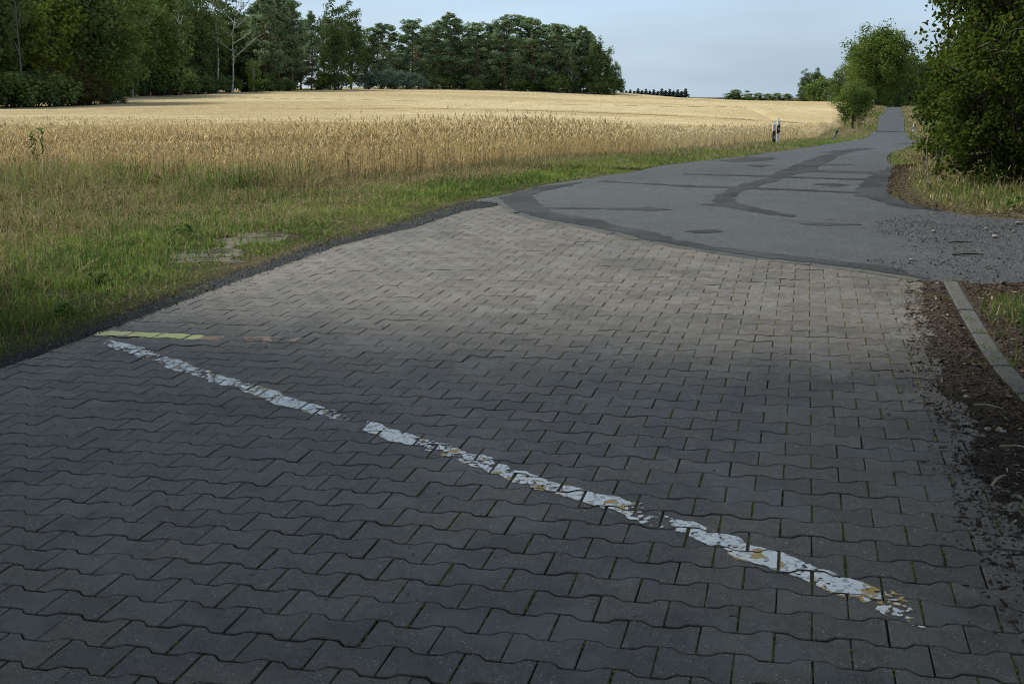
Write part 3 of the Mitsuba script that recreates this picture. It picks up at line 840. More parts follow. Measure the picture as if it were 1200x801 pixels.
def ears(tip, ld, length, rad, rng, droop=0.5):
    """Spindle-shaped ears at the stalk tips."""
    n = len(tip)
    length = np.broadcast_to(length, (n,))
    d = ld * (droop * rng.uniform(0.1, 1.6, n))[:, None] + np.array([0, 0, 1]) * (1 - 0.35 * rng.random(n))[:, None]
    d /= np.linalg.norm(d, axis=1, keepdims=True)
    a = np.cross(d, [0.3, 0.8, 0.2]); a /= np.linalg.norm(a, axis=1, keepdims=True)
    b = np.cross(d, a)
    rad = np.broadcast_to(rad, (n,))[:, None]
    mid = tip + d * (length * 0.4)[:, None]
    V = [tip - d * (length * 0.05)[:, None]] + [mid + rad * (math.cos(t) * a + math.sin(t) * b) for t in (0, 2.09, 4.19)] + [tip + d * length[:, None]]
    v = np.stack(V, 1).reshape(-1, 3)
    F = np.array([(0, 2, 1), (0, 3, 2), (0, 1, 3), (4, 1, 2), (4, 2, 3), (4, 3, 1)])
    f = (F[None] + 5 * np.arange(n)[:, None, None]).reshape(-1, 3)
    return v, f, np.repeat(rng.random((n, 2)), 5, 0)


def in_view(P, m=1.18, extra=1.8):
    return (np.abs(P[:, 0]) < 0.4399 * m * P[:, 1] + extra) & (P[:, 1] > 2.3)


def build_wheat():
    rng = np.random.default_rng(31)
    # canopy of ears as far as the woods; stalks and ears in front of it
    ang = np.radians(np.r_[np.arange(-62, -33, 0.3), np.arange(-33, 25, 0.11)])
    r = np.r_[np.geomspace(15, 60, 150), np.geomspace(60.5, 420, 190)]
    A, R_ = np.meshgrid(ang, r)
    x, y = (R_ * np.sin(A)).ravel(), (R_ * np.cos(A)).ravel()
    P = np.stack([x, y], -1)
    s = sdist(P, WHEAT)
    zg = Z(x, y)
    near = np.clip((R_.ravel() - 16) / 24, 0, 1)
    s0 = np.interp(R_.ravel(), [50, 110], [1.5, 0.25])
    h = (0.57 + 0.10 * near) * np.clip((s - s0) / 0.9, 0, 1) ** 0.6
    h += (0.07 - 0.05 * np.clip((R_.ravel() - 20) / 12, 0, 1)) * (vnoise(x, y, 0.5, 3) - 0.5) * 2 * (s > 0.6) * np.clip((130 - R_.ravel()) / 60, 0, 1) + 0.05 * (vnoise(x, y, 2.6, 5, 2) - 0.5) * (s > 0.6) * np.clip((75 - R_.ravel()) / 30, 0, 1)
    big = 0.45 * (vnoise(x, y, 0.05, 12, 2) - 0.5) * np.clip((R_.ravel() - 60) / 60, 0, 1)
    h = h + big * 0.5 * (s > 1)
    # tramlines, pressed down by wheels
    for ln in ([(-90, 96), (-32, 74), (-6, 62), (30, 66)], [(-90, 97.8), (-32, 75.8), (-6, 63.8), (30, 67.8)], [(-80, 150), (-22, 122), (24, 118), (60, 142)], [(-60, 205), (-10, 180), (55, 196)], [(12, 70), (30, 118), (36, 190)]):
        d = ldist(P, spline(np.array(ln, float), 8))
        h -= 0.42 * np.exp(-(d / 0.45) ** 2)
    v, f = clip(np.c_[P, zg + h], grid_faces(*A.shape), s - s0)
    scene['wheat__001'] = ply((v, f), 'wheat_canopy', smooth=True)
    # stalks of the near edge
    def scatter(n, lo, hi, dens):
        Q = rng.uniform(lo, hi, (n, 2))
        Q = Q[in_view(Q, 1.2, 2.5)]
        sd = sdist(Q, WHEAT)
        return Q, sd
    S = []
    Q, sd = scatter(110000, (-18, 14), (12, 30), 0)
    k = (sd > -0.5 * (vnoise(Q[:, 0], Q[:, 1], 1.1, 3) - .25)) & (sd < 2.2) & (rng.random(len(Q)) < 0.25 + 0.7 * np.clip(sd / .8 + .3, 0, 1)); S.append(Q[k])
    Q, sd = scatter(60000, (-2, 26), (30, 100), 0)
    k = (sd > -0.2) & (sd < 2.4); S.append(Q[k])
    Q, sd = scatter(60000, (14, 56), (66, 190), 0)
    k = (sd > -0.2) & (sd < 2.4); S.append(Q[k])
    Q = np.vstack(S); n = len(Q)
    zq = Zf(Q[:, 0], Q[:, 1])
    dist = np.hypot(Q[:, 0], Q[:, 1])
    hh = rng.normal(0.625, 0.10, n) * (.80 + .2 * np.clip(np.r_[[sdist(Q, WHEAT)]][0] / .9, 0, 1)) * (0.82 + 0.36 * vnoise(Q[:, 0], Q[:, 1], 0.9, 4)) + 0.06 * (rng.random(n) < .08)
    tone = rng.random((n, 2)); tone[:, 1] *= 0.97
    st, tip, ld = blades(Q, zq, hh, 0.0065 + dist * 0.00022, rng, 0.13, 2, 0.7, tone)
    scene['wheat__002'] = ply(st[:2], 'straw', uv=st[2])
    # make the ribbons' tips reach into the ear
    ev = ears(tip, ld, rng.uniform(0.07, 0.12, n), 0.006 + dist * 0.00020, rng)
    # dry leaves hanging along the stalks
    q2 = rng.random(n) < 0.8
    Lq = Q[q2]; lz = zq[q2] + hh[q2] * rng.uniform(0.2, 0.7, len(Lq))
    lv, _, _ = blades(Lq, lz, rng.uniform(0.12, 0.22, len(Lq)), 0.009 + dist[q2] * 0.0002, rng, 1.1, 2, 0.8)
    scene['wheat__003'] = ply(lv[:2], 'straw', uv=lv[2])
    # ears standing out of the canopy further in
    E_ = []
    for n0, y0, y1 in ((84000, 16, 26), (48000, 26, 40), (26000, 40, 75)):
        Q = np.stack([rng.uniform(-0.62, 0.3, n0), y0 + (y1 - y0) * rng.random(n0)], -1)
        Q[:, 0] *= Q[:, 1]
        sd = sdist(Q, WHEAT); E_.append(Q[(sd > 1.2) & (rng.random(n0) < np.clip(1.15 - Q[:, 1] / 75, 0, 1))])
    Q = np.vstack(E_); n = len(Q)
    for ln in ([(-90, 96), (-32, 74), (-6, 62), (30, 66)], [(-90, 97.8), (-32, 75.8), (-6, 63.8), (30, 67.8)]):
        Q = Q[ldist(Q, spline(np.array(ln, float), 8)) > 0.45]
    n = len(Q)
    dist = np.hypot(Q[:, 0], Q[:, 1])
    zt = Zf(Q[:, 0], Q[:, 1]) + 0.60 + 0.10 * np.clip((dist - 16) / 24, 0, 1) + 0.07 * (vnoise(Q[:, 0], Q[:, 1], 0.5, 3) - 0.5) * 2 - 0.02 + 0.45 * .5 * (vnoise(Q[:, 0], Q[:, 1], 0.05, 12, 2) - 0.5) * np.clip((dist - 60) / 60, 0, 1)
    la = rng.uniform(0, 6.28, n)
    ld2 = np.stack([np.cos(la), np.sin(la), la * 0], -1)
    e2 = ears(np.c_[Q, zt + rng.normal(0, 0.02, n)], ld2, rng.uniform(0.08, 0.14, n), 0.007 + dist * 0.00022, rng)
    m = cat_mesh([ev, e2])
    scene['wheat__004'] = ply(m[:2], 'ear', uv=m[2])
    # the field right of the road
    R2 = np.array([(60, 120), (80, 150), (104, 245), (118, 290), (220, 290), (220, 120)])
    m2 = sheet(R2, 1.2, 0.0)
    v = m2[0]; s2 = sdist(v[:, :2], R2)
    v[:, 2] += 0.75 * np.clip(s2 / 0.8, 0, 1) + 0.12 * (vnoise(v[:, 0], v[:, 1], .6, 8) - .5)
    scene['wheat__005'] = ply((v, m2[1]), 'wheat_canopy', smooth=True)
    stuff('wheat', 'ripe golden wheat field with ears and dry stalks')


build_wheat()


def build_grass():
    rng = np.random.default_rng(47)
    G, D, B_ = [], [], []
    WE = np.array(WHEAT_EDGE)

    def cand(n, lo, hi):
        Q = rng.uniform(lo, hi, (n, 2))
        Q = Q[in_view(Q)]
        return Q
    # 1. left verge, near
    Q = cand(760000, (-12.5, 2.5), (3.0, 19.5))
    sd = road_sd(Q); sw = sdist(Q, WHEAT)
    k = (sd < 0.22 - 0.34 * rng.random(len(Q)) * vnoise(Q[:, 0], Q[:, 1], 4, 8)) & (sw < 0.6) & (Q[:, 0] < xl(np.maximum(Q[:, 1], 15.3)))
    Q, sd, sw = Q[k], -sd[k], -sw[k]
    bare = sdist(Q, BARE) + 0.42 * (vnoise(Q[:, 0], Q[:, 1], 2.2, 50, 4) - 0.5) * 2
    thin = vnoise(Q[:, 0], Q[:, 1], 1.5, 60, 3)
    d = np.hypot(Q[:, 0], Q[:, 1])
    keep = rng.random(len(Q)) < np.where(bare > 0, 0.22, np.where(bare > -0.1, 0.6, 1)) * np.clip(0.6 + sd * 1.2, 0.5, 1) * np.clip(0.55 + 1.2 * (thin - 0.35), 0.25, 1)
    Q, sd, sw, d, thin = Q[keep], sd[keep], sw[keep], d[keep], thin[keep]
    far_l = np.clip((-Q[:, 0] - 2.9 - 0.12 * (Q[:, 1] - 6)) / 1.5, 0, 1)
    edge = np.clip(1 - sw / 2.2, 0, 1)                        # close to the wheat: taller
    hgt = (0.03 + 0.075 * np.clip(sd / 0.9, 0, 1) + 0.10 * far_l * vnoise(Q[:, 0], Q[:, 1], 1.0, 61) * 1.6 + 0.16 * edge ** 1.5 * (Q[:, 0] < -2.5) + 0.05 * edge) * rng.uniform(0.4, 1.2, len(Q)) * (0.45 + 1.15 * vnoise(Q[:, 0], Q[:, 1], 3.4, 63, 2))
    dryp = np.clip(0.10 + 1.3 * (vnoise(Q[:, 0], Q[:, 1], 0.55, 62, 3) - 0.47) + 0.08 + 0.50 * far_l + 0.9 * (Q[:, 0] > -3.2) * np.clip((1.25 - sw) / 0.5, 0, 1) - 0.22 * (sd < 1.0) * (Q[:, 0] > -3.4) + 0.12 * (sd < 0.12), 0.04, 0.92)
    dry = rng.random(len(Q)) < dryp
    z = Zf(Q[:, 0], Q[:, 1]) - 0.01
    w = (0.0045 + 0.0005 * d) * rng.uniform(0.6, 1.3, len(Q))
    G.append(blades(Q[~dry], z[~dry], hgt[~dry], w[~dry], rng, 0.7)[0])
    D.append(blades(Q[dry], z[dry], hgt[dry] * 1.15, w[dry] * 0.8, rng, 1.1)[0])
    # seed heads on tall dry stems
    Q = cand(21000, (-12.5, 6.0), (1.0, 18.5))
    sd = -road_sd(Q); sw = -sdist(Q, WHEAT)
    pz = np.clip((-Q[:, 0] - 2.7 - 0.12 * (Q[:, 1] - 6)) / 1.2, 0, 1) * (0.3 + 1.2 * (vnoise(Q[:, 0], Q[:, 1], 0.6, 62, 3) > 0.47)) * 0.6 + 0.35 * np.clip(1 - sw / 1.3, 0, 1)
    k = (sd > 0.5) & (sw > -1.0) & (rng.random(len(Q)) < pz)
    Q = Q[k]; n = len(Q)
    hh = rng.uniform(0.16, 0.36, n) + 0.24 * np.clip(1 - -sdist(Q, WHEAT) / 1.4, 0, 1) * rng.random(n)
    bl, tip, ld = blades(Q, Zf(Q[:, 0], Q[:, 1]), hh, 0.0035 + 0.00025 * Q[:, 1], rng, 0.4, 3, 0.6)
    D.append(bl)
    D.append(ears(tip, ld, rng.uniform(0.04, 0.09, n), 0.0035 + 0.0002 * Q[:, 1], rng, 0.9))
    # green weeds standing at the foot of the wheat
    Q = cand(80000, (-15, 14.0), (4.0, 24))
    sw = sdist(Q, WHEAT)
    k = (np.abs(sw - 0.1) < 0.75) & (rng.random(len(Q)) < 1.5 * np.clip(vnoise(Q[:, 0], Q[:, 1], 0.8, 66, 3) - 0.46 + 0.14 * (Q[:, 0] < -2.6), 0, 1) * 2)
    Q = Q[k]; n = len(Q)
    wd = rng.random(n) < .5
    D.append(blades(Q[wd], Zf(Q[wd, 0], Q[wd, 1]), rng.uniform(0.25, 0.62, wd.sum()) * np.where(Q[wd, 0] < -2.6, 1.0, 0.45), 0.007 + 0.0003 * Q[wd, 1], rng, 0.5)[0])
    Q = Q[~wd]; n = len(Q)
    G.append(blades(Q, Zf(Q[:, 0], Q[:, 1]), rng.uniform(0.2, 0.55, n) * np.where(Q[:, 0] < -2.6, 1.0, 0.42), 0.010 + 0.0006 * Q[:, 1] * rng.random(n), rng, 0.5)[0])
    # 2. verge along the road, further on, both sides
    for side in (0, 1):
        n0 = 90000
        y = 17.5 + 290 * rng.random(n0) ** 2.6
        wv = np.interp(y, [17, 60, 140, 300], [2.5, 3.0, 4.2, 4.4]) if side == 0 else np.interp(y, [17, 40, 100, 300], [2.5, 3, 6.0, 7.5])
        t = rng.random(n0)
        x = xl(y) - 0.06 - t * wv if side == 0 else xl(y) + RW + 0.06 + t * wv
        Q = np.stack([x, y], -1)
        Q = Q[in_view(Q) & (sdist(Q, WHEAT) < 0.3) & (road_sd(Q) < -0.02)]
        n = len(Q); dd = np.hypot(Q[:, 0], Q[:, 1])
        sd = -road_sd(Q)
        hh = (0.05 + 0.10 * np.clip(sd / 1.5, 0, 1) + 0.0006 * dd) * rng.uniform(0.6, 1.4, n)
        pd = 0.35 + 1.2 * (vnoise(Q[:, 0], Q[:, 1], 0.3, 70, 3) - 0.5) + 0.45 * (np.abs(sd - (1.6 if side else 2.2)) < 0.9) + 0.25 * np.clip((dd - 50) / 80, 0, 1)
        dry = rng.random(n) < pd
        z = Zf(Q[:, 0], Q[:, 1]) - 0.02
        w = 0.004 + 0.0009 * dd
        G.append(blades(Q[~dry], z[~dry], hh[~dry], w[~dry], rng, 0.4)[0])
        D.append(blades(Q[dry], z[dry], hh[dry], w[dry], rng, 0.6)[0])
    # 3. tall dry grass under the bush at the right, short grass right of the kerb
    RG = np.array([(4.30, 11.8), (4.24, 12.4), (4.32, 13.2), (4.72, 14.5), (5.30, 16.1), (6.05, 18.3), (6.9, 22), (9.5, 22), (9.5, 9.75), (7, 10.45), (4.85, 11.05), (4.45, 11.4)])
    Q = cand(60000, RG.min(0), RG.max(0))
    s = sdist(Q, RG); k = (s > 0.06 + 0.25 * vnoise(Q[:, 0], Q[:, 1], 3, 4)) & (s < 2.6); Q = Q[k]; s = s[k]; n = len(Q)
    hh = (0.05 + 0.20 * np.clip((s - .2) / 0.8, 0, 1)) * rng.uniform(0.5, 1.35, n)
    dry = rng.random(n) < 0.62 - 0.4 * (vnoise(Q[:, 0], Q[:, 1], 1.4, 77) > 0.55)
    z = Zf(Q[:, 0], Q[:, 1]) - 0.01
    G.append(blades(Q[~dry], z[~dry], hh[~dry] * 0.8, 0.009, rng, 0.45)[0])
    bl, tip, ld = blades(Q[dry], z[dry], hh[dry], 0.0065, rng, 0.7, 3)
    D.append(bl); q = rng.random(len(tip)) < 0.4
    D.append(ears(tip[q], ld[q], 0.07, 0.006, rng, 0.9))
    Q = rng.uniform((2.3, 3.0), (4.2, 7.6), (24000, 2))
    kd = ldist(Q, np.array(KERB)); right = sdist(Q, np.array(KERB + [(6, 3), (6, 7.7)])) > 0
    k = right & (kd > 0.07) & (rng.random(len(Q)) < np.clip(2.4 * (vnoise(Q[:, 0], Q[:, 1], 1.3, 81, 3) - 0.42), 0, 1) * (Q[:, 1] < 7.0)); Q = Q[k]; n = len(Q)
    dry = rng.random(n) < 0.3
    z = z_soil(Q[:, 0], Q[:, 1]) - 0.005
    hh = rng.uniform(0.04, 0.15, n)
    G.append(blades(Q[~dry], z[~dry], hh[~dry], 0.006, rng, 0.5)[0]); D.append(blades(Q[dry], z[dry], hh[dry], 0.005, rng, 0.8)[0])
    # sparse tufts at the kerb and shoulder edges
    C = np.vstack([np.array(KERB)[rng.integers(0, 4, 14)] + rng.normal(0, 0.25, (14, 2)) * [0.25, 1] + [0.02, 0]])
    Q = (C[:, None] + rng.normal(0, 0.025, (len(C), 26, 2))).reshape(-1, 2); n = len(Q)
    G.append(blades(Q, Zp(Q[:, 0], Q[:, 1]), rng.uniform(0.02, 0.07, n), 0.004, rng, 0.7)[0])
    g, d_ = cat_mesh(G), cat_mesh(D)
    scene['grass__001'] = ply(g[:2], 'green_blade', uv=g[2])
    scene['grass__002'] = ply(d_[:2], 'dry_blade', uv=d_[2])
    stuff('grass', 'green and sun dried grass of the verges')



build_grass()


# ------------------------------------------------------------------ trees
def quads(P, nrm, size, rng, tone):
    """Leaf-sized faces at P; each gets its own hue through uv."""
    n = len(P)
    nrm = nrm / (np.linalg.norm(nrm, axis=1, keepdims=True) + 1e-9)
    a = np.cross(nrm, rng.normal(size=(n, 3))); a /= np.linalg.norm(a, axis=1, keepdims=True) + 1e-9
    b = np.cross(nrm, a)
    s = np.broadcast_to(size, (n,))[:, None] * rng.uniform(0.6, 1.3, (n, 1)) * 0.5
    k = rng.uniform(0.45, 0.9, (n, 1))
    V = np.stack([P - a * s, P + b * s * k + nrm * s * .2, P + a * s, P - b * s * k + nrm * s * .2], 1)
    v = V.reshape(-1, 3)
    i = 4 * np.arange(n)[:, None]
    f = np.vstack([i + np.array([0, 1, 2])[None], i + np.array([0, 2, 3])[None]])
    return v, f, np.repeat(tone, 4, 0)


def crown_points(cl, rad, per, rng, flat=0.75, droop=0.0):
    n = len(cl)
    d = rng.normal(size=(n, per, 3)); d /= np.linalg.norm(d, axis=2, keepdims=True)
    r = rng.random((n, per, 1)) ** 0.45
    off = d * r * np.broadcast_to(rad, (n,))[:, None, None] * np.array([1, 1, flat])
    if droop:
        off[..., 2] -= droop * np.abs(rng.normal(0, 1, (n, per)))
    P = cl[:, None] + off
    N = d * 0.9 + rng.normal(0, 0.7, d.shape) + np.array([0, 0, 0.6])
    tone = np.repeat(rng.random((n, 1, 1)), per, 1) * 0.6 + 0.4 * rng.random((n, per, 1))
    tone = np.concatenate([tone, rng.random((n, per, 1))], -1)
    return P.reshape(-1, 3), N.reshape(-1, 3), tone.reshape(-1, 2)


def broadleaf(seed, H=18., R=5., bottom=3., nc=170, per=46, leaf=0.50, trunk_r=0.28, lump=1.3, lean=(0, 0)):
    """Unit tree standing at the origin: trunk with limbs, crown of leaf clumps."""
    rng = np.random.default_rng(seed)
    d = rng.normal(size=(nc, 3)); d /= np.linalg.norm(d, axis=1, keepdims=True)
    lum = 1 - lump * 0.5 + lump * meshkit.fbm(d * 2.1 + seed * 3.1, 3, seed)
    r = rng.random(nc) ** 0.33
    hc, hz = (bottom + H) / 2, (H - bottom) / 2
    cl = d * r[:, None] * lum[:, None] * np.array([R, R, hz]) * 0.9
    cl[:, 2] += hc
    up = (cl[:, 2] - bottom) / (H - bottom)
    cl[:, :2] += np.array(lean) * cl[:, 2:3]
    cr = np.clip(R * 0.27 * rng.uniform(0.7, 1.25, nc), 0.5, None)
    P, N, t = crown_points(cl, cr, per, rng)
    crown = quads(P, N, leaf, rng, t)
    ts = [tube([[0, 0, -0.3], [lean[0] * H * .2, lean[1] * H * .2, H * .22], [lean[0] * H * .45 + rng.normal(0, .15), lean[1] * H * .45 + rng.normal(0, .15), H * .5], [lean[0] * H * .8, lean[1] * H * .8, H * .82]], [trunk_r * 1.15, trunk_r * .85, trunk_r * .6, .05], 7)]
    for c in cl[rng.choice(nc, min(16, nc), replace=False)]:
        z0 = max(bottom * .8, c[2] * rng.uniform(0.35, 0.75)) if c[2] > bottom else bottom * .6
        z0 = min(z0, H * .75)
        s = np.array([lean[0] * z0, lean[1] * z0, z0])
        ts.append(tube([s, s * .45 + c * .55 + [0, 0, .25], c], [trunk_r * .34, trunk_r * .2, .03], 5))
    return tubes(ts), crown


def pine(seed, H=19., R=3.2, bare=0.42, nb=58, per=48, leaf=0.42, trunk_r=0.22):
    rng = np.random.default_rng(seed)
    bx, by = rng.normal(0, 0.35, 2)
    ax = lambda z: np.array([bx * math.sin(z / H * 2.4), by * math.sin(z / H * 2.9), z])
    ts = [tube([ax(z) for z in np.linspace(-.3, H * .97, 9)], np.linspace(trunk_r, .04, 9), 7)]
    cl, cr = [], []
    for k in range(nb):
        t = (k + rng.random()) / nb
        z = H * (bare + (1 - bare) * t)
        prof = math.sin(min(1.0, 0.30 + 0.9 * t) * math.pi * 0.86) ** 0.8
        L = R * prof * rng.uniform(0.45, 1.15)
        a = rng.uniform(0, 6.28)
        e = ax(z) + np.array([math.cos(a) * L, math.sin(a) * L, rng.uniform(-.25, .5) * L * .5])
        ts.append(tube([ax(z - .2), (ax(z) + e) / 2 + [0, 0, -.1], e], [.06, .04, .015], 4))
        for q in (0.5, 0.8, 1.05):
            c = ax(z) * (1 - q) + e * q + rng.normal(0, 0.22, 3)
            if rng.random() < 0.88:
                cl.append(c); cr.append(rng.uniform(0.5, 1.1) * (0.75 + 0.4 * prof))
    for _ in range(6):
        cl.append(ax(H * rng.uniform(.93, 1.0)) + rng.normal(0, .5, 3)); cr.append(.6)
    for _ in range(5):                                        # dead stubs below the crown
        z = H * bare * rng.uniform(.4, 1); a = rng.uniform(0, 6.28)
        ts.append(tube([ax(z), ax(z) + [math.cos(a) * 1.1, math.sin(a) * 1.1, -.1]], [.035, .01], 4))
    P, N, t = crown_points(np.array(cl), np.array(cr), per, rng, 0.62)
    return tubes(ts), quads(P, N * np.array([1, 1, 1.1]), leaf, rng, t)


def birch(seed, H=17., R=2.8, lean=(0.0, 0.0), nc=46, per=34, leaf=0.30, fork=True, bottom=.35, limbs=0):
    rng = np.random.default_rng(seed)
    ax = lambda z: np.array([lean[0] * z + .25 * math.sin(z * .4 + seed), lean[1] * z, z])
    ts = [tube([ax(z) for z in np.linspace(-.3, H * .95, 10)], np.linspace(.19, .035, 10), 7)]
    for q in range(limbs):                                    # bare spreading limbs
        z = H * (.38 + .5 * q / max(limbs, 1)); a = (0.2, 2.9, .5, 3.4, -.4, 2.6, .1)[q % 7]; L = H * rng.uniform(.16, .27)
        e = ax(z) + np.array([math.cos(a) * L, math.sin(a) * L, L * rng.uniform(.6, 1.0)])
        ts.append(tube([ax(z), ax(z) * .5 + e * .5 + [0, 0, -.2], e], [.11, .08, .03], 5))
        for w in (.45, .7, .9):
            m = ax(z) * (1 - w) + e * w
            ts.append(tube([m, m + rng.normal(0, .5, 3) + [math.cos(a) * .6, 0, .9]], [.045, .012], 4))
    cl = []
    for k in range(nc):
        z = H * rng.uniform(bottom, 1.0)
        a = rng.uniform(0, 6.28); L = R * rng.uniform(.25, 1.) * (1.15 - .7 * abs(z / H - .6))
        c = ax(z) + np.array([math.cos(a) * L, math.sin(a) * L, rng.uniform(-.2, .6)])
        cl.append(c)
        if k % 2 == 0:
            ts.append(tube([ax(max(z - L * .9, 1)), (ax(z) + c) / 2 + [0, 0, .3], c], [.07, .045, .015], 4))
    P, N, t = crown_points(np.array(cl), rng.uniform(.45, .85, nc), per, rng, 0.8, 0.55)
    return tubes(ts), quads(P, N, leaf, rng, t)


def shrub(seed, H=4., R=2.5, nc=48, per=46, leaf=0.3):
    rng = np.random.default_rng(seed)
    a = rng.uniform(0, 6.28, nc); r = np.sqrt(rng.random(nc)) * R * .85
    z = H * (1 - .55 * (r / R) ** 2) * rng.uniform(.15, .95, nc) ** .6
    cl = np.stack([r * np.cos(a), r * np.sin(a), z], -1)
    ts = [tube([[0, 0, -.2], c * .5 + [0, 0, .2], c], [.07, .04, .012], 4) for c in cl[::3]]
    P, N, t = crown_points(cl, R * .26 * rng.uniform(.8, 1.3, nc), per, rng, .9)
    return tubes(ts), quads(P, N, leaf, rng, t)


def spruce(seed, H=10., R=2.2, leaf=.5):
    rng = np.random.default_rng(seed)
    ts = [tube([[0, 0, -.3], [0, 0, H * .98]], [.16, .02], 5)]
    n = 900
    z = H * (1 - rng.random(n) ** .55 * .97); a = rng.uniform(0, 6.28, n)
    r = R * (1 - z / H) * rng.uniform(.35, 1.05, n) * (.8 + .3 * np.sin(z * 4.2))
    P = np.stack([r * np.cos(a), r * np.sin(a), z - r * .25], -1)
    N = np.stack([np.cos(a), np.sin(a), np.full(n, .9)], -1) + rng.normal(0, .4, (n, 3))
    return tubes(ts), quads(P, N, leaf, rng, rng.random((n, 2)))


PROTO = {}


def proto(key, maker, bark, foliage, /, **kw):
    tr, cr = maker(**kw)
    H0 = kw.get('H') or maker.__defaults__[0]
    PROTO[key] = (ply(tr, bark, smooth=True), ply(cr[:2], foliage, uv=cr[2]), H0)


for i in range(4):
    proto(f'dec{i}', broadleaf, 'bark', ('dark_leaf', 'mid_leaf', 'dark_leaf', 'mid_leaf')[i], seed=100 + i, H=18., R=(4.6, 5.2, 4.2, 5.6)[i], bottom=(1.2, .8, 1.8, 1.0)[i])
for i in range(5):
    proto(f'pine{i}', pine, 'pine_bark', 'pine_needle', seed=200 + i, H=18., R=(4.0, 3.5, 4.5, 3.8, 4.1)[i], bare=(.22, .32, .12, .26, .06)[i])
proto('tallpine', pine, 'bark', 'pine_needle', seed=216, H=18., R=2.4, bare=.52, nb=26)
proto('robinia', broadleaf, 'grey_bark', 'mid_leaf', seed=121, H=18., R=4.2, bottom=5.0, nc=60, lump=.9)
proto('light', broadleaf, 'bark', 'light_leaf', seed=131, H=12., R=4.0, bottom=3.5, nc=46, per=50, lump=.9)
proto('birch0', birch, 'birch_bark', 'birch_leaf', seed=301, H=18.)
proto('birch1', birch, 'birch_bark', 'birch_leaf', seed=302, H=18., lean=(.10, 0), nc=30, R=3.4, per=20, limbs=7)
proto('birch2', birch, 'birch_bark', 'birch_leaf', seed=303, H=18., lean=(.02, 0), R=2.2, nc=30, bottom=.5)
proto('dimbirch', birch, 'dim_bark', 'dark_leaf', seed=306, H=18., lean=(.03, 0), R=2.2, nc=30, bottom=.5)
proto('birchfull', birch, 'birch_bark', 'birch_leaf', seed=304, H=14., R=2.9, nc=80, per=44, bottom=.08)
proto('youngbirch', birch, 'grey_bark', 'light_leaf', seed=305, H=6., R=1.4, nc=40, per=34, leaf=.26, bottom=.1)
proto('shrub0', shrub, 'bark', 'dark_leaf', seed=401)
proto('shrub1', shrub, 'bark', 'mid_leaf', seed=402)
proto('shrubolive', shrub, 'bark', 'olive_leaf', seed=403)
proto('shrublight', shrub, 'bark', 'light_leaf', seed=404)
proto('shrubblue', shrub, 'pine_bark', 'blue_needle', seed=405, nc=44, per=60, leaf=.26)
proto('spruce0', spruce, 'bark', 'spruce_needle', seed=501)
proto('spruce1', spruce, 'bark', 'spruce_needle', seed=502, R=1.8)
proto('bigoak', broadleaf, 'bark', 'sunny_leaf', seed=601, H=20., R=8.4, bottom=2.0, nc=480, per=56, leaf=.55, trunk_r=.5, lump=1.4)
proto('verge', broadleaf, 'bark', 'sunny_leaf', seed=611, H=6., R=2.7, bottom=.9, nc=190, per=52, leaf=.20, trunk_r=.13, lump=1.5)
proto('far', broadleaf, 'bark', 'dark_leaf', seed=621, H=10., R=3.6, bottom=.5, nc=40, per=36, leaf=.6)


def plant(name, cat, kind, tan, y, top, label, group=None, wide=1.0, rz=None, sink=0.0):
    """Stand a tree at bearing tan (x = y * tan), its top at height top above sea level of the scene."""
    tr, cr, H0 = PROTO[kind]
    x = y * tan
    z = float(Z(np.array([x]), np.array([y]))[0]) - sink
    H = top - z
    s = H / H0
    k = thing(name, label, cat, group)
    rz = (hash_(k) * 360) if rz is None else rz
    to = T().translate([x, y, z]).rotate([0, 0, 1], rz).scale([s * wide, s * wide, s])
    part(k, 'trunk', {**tr, 'to_world': to})
    part(k, 'crown', {**cr, 'to_world': to})
    return k


def hash_(s):
    h = 7
    for c in s:
        h = (h * 131 + ord(c)) % 1000003
    return h / 1000003.0


def bt(px):
    return (px - 600) / 1393.0


def topz(ytop, d):
    return 1.52 + (115 - ytop) / 1364.0 * d


ORD = ['first', 'second', 'third', 'fourth', 'fifth', 'sixth', 'seventh', 'eighth', 'ninth', 'tenth', 'eleventh', 'twelfth', 'thirteenth', 'fourteenth', 'fifteenth', 'sixteenth', 'seventeenth', 'eighteenth']

# bearing, distance and top: left wood, front row
for px, d, yt, kd, lab, wd in [
    (-60, 142, -70, 'dec1', 'dark leafy tree in the left wood, cut by the picture edge', 1.0),
    (-5, 147, -62, 'dec0', 'dark leafy tree at the far left end of the wood', 1.0),
    (64, 150, -6, 'light', 'yellow green tree with fan-like sunlit boughs in the dark left wood', 1.0),
    (98, 156, -52, 'dec2', 'tall dark tree behind the yellow green boughs of the left wood', 1.0),
    (128, 162, -50, 'dec3', 'tall dark tree above the step in the field edge', 1.0),
    (155, 200, -30, 'robinia', 'tall tree with a bare brown trunk just right of the step in the field edge', 1.0),
    (180, 216, -28, 'dec1', 'broad dark tree left of the first white birch', 1.0),
    (236, 236, -6, 'dec0', 'dark tree between the first and second white birches', .8),
    (251, 250, 6, 'dec2', 'dark narrow tree left of the leaning birch', .8),
    (300, 262, 28, 'dec3', 'low dark tree behind the leaning birch', .8),
    (393, 274, 8, 'dec0', 'dark round oak left of the pale gap before the pine grove', .8),
]:
    plant('broadleaf_tree', 'tree', kd, bt(px), d, topz(yt, d), lab, 'broadleaf trees of the left wood', wd)
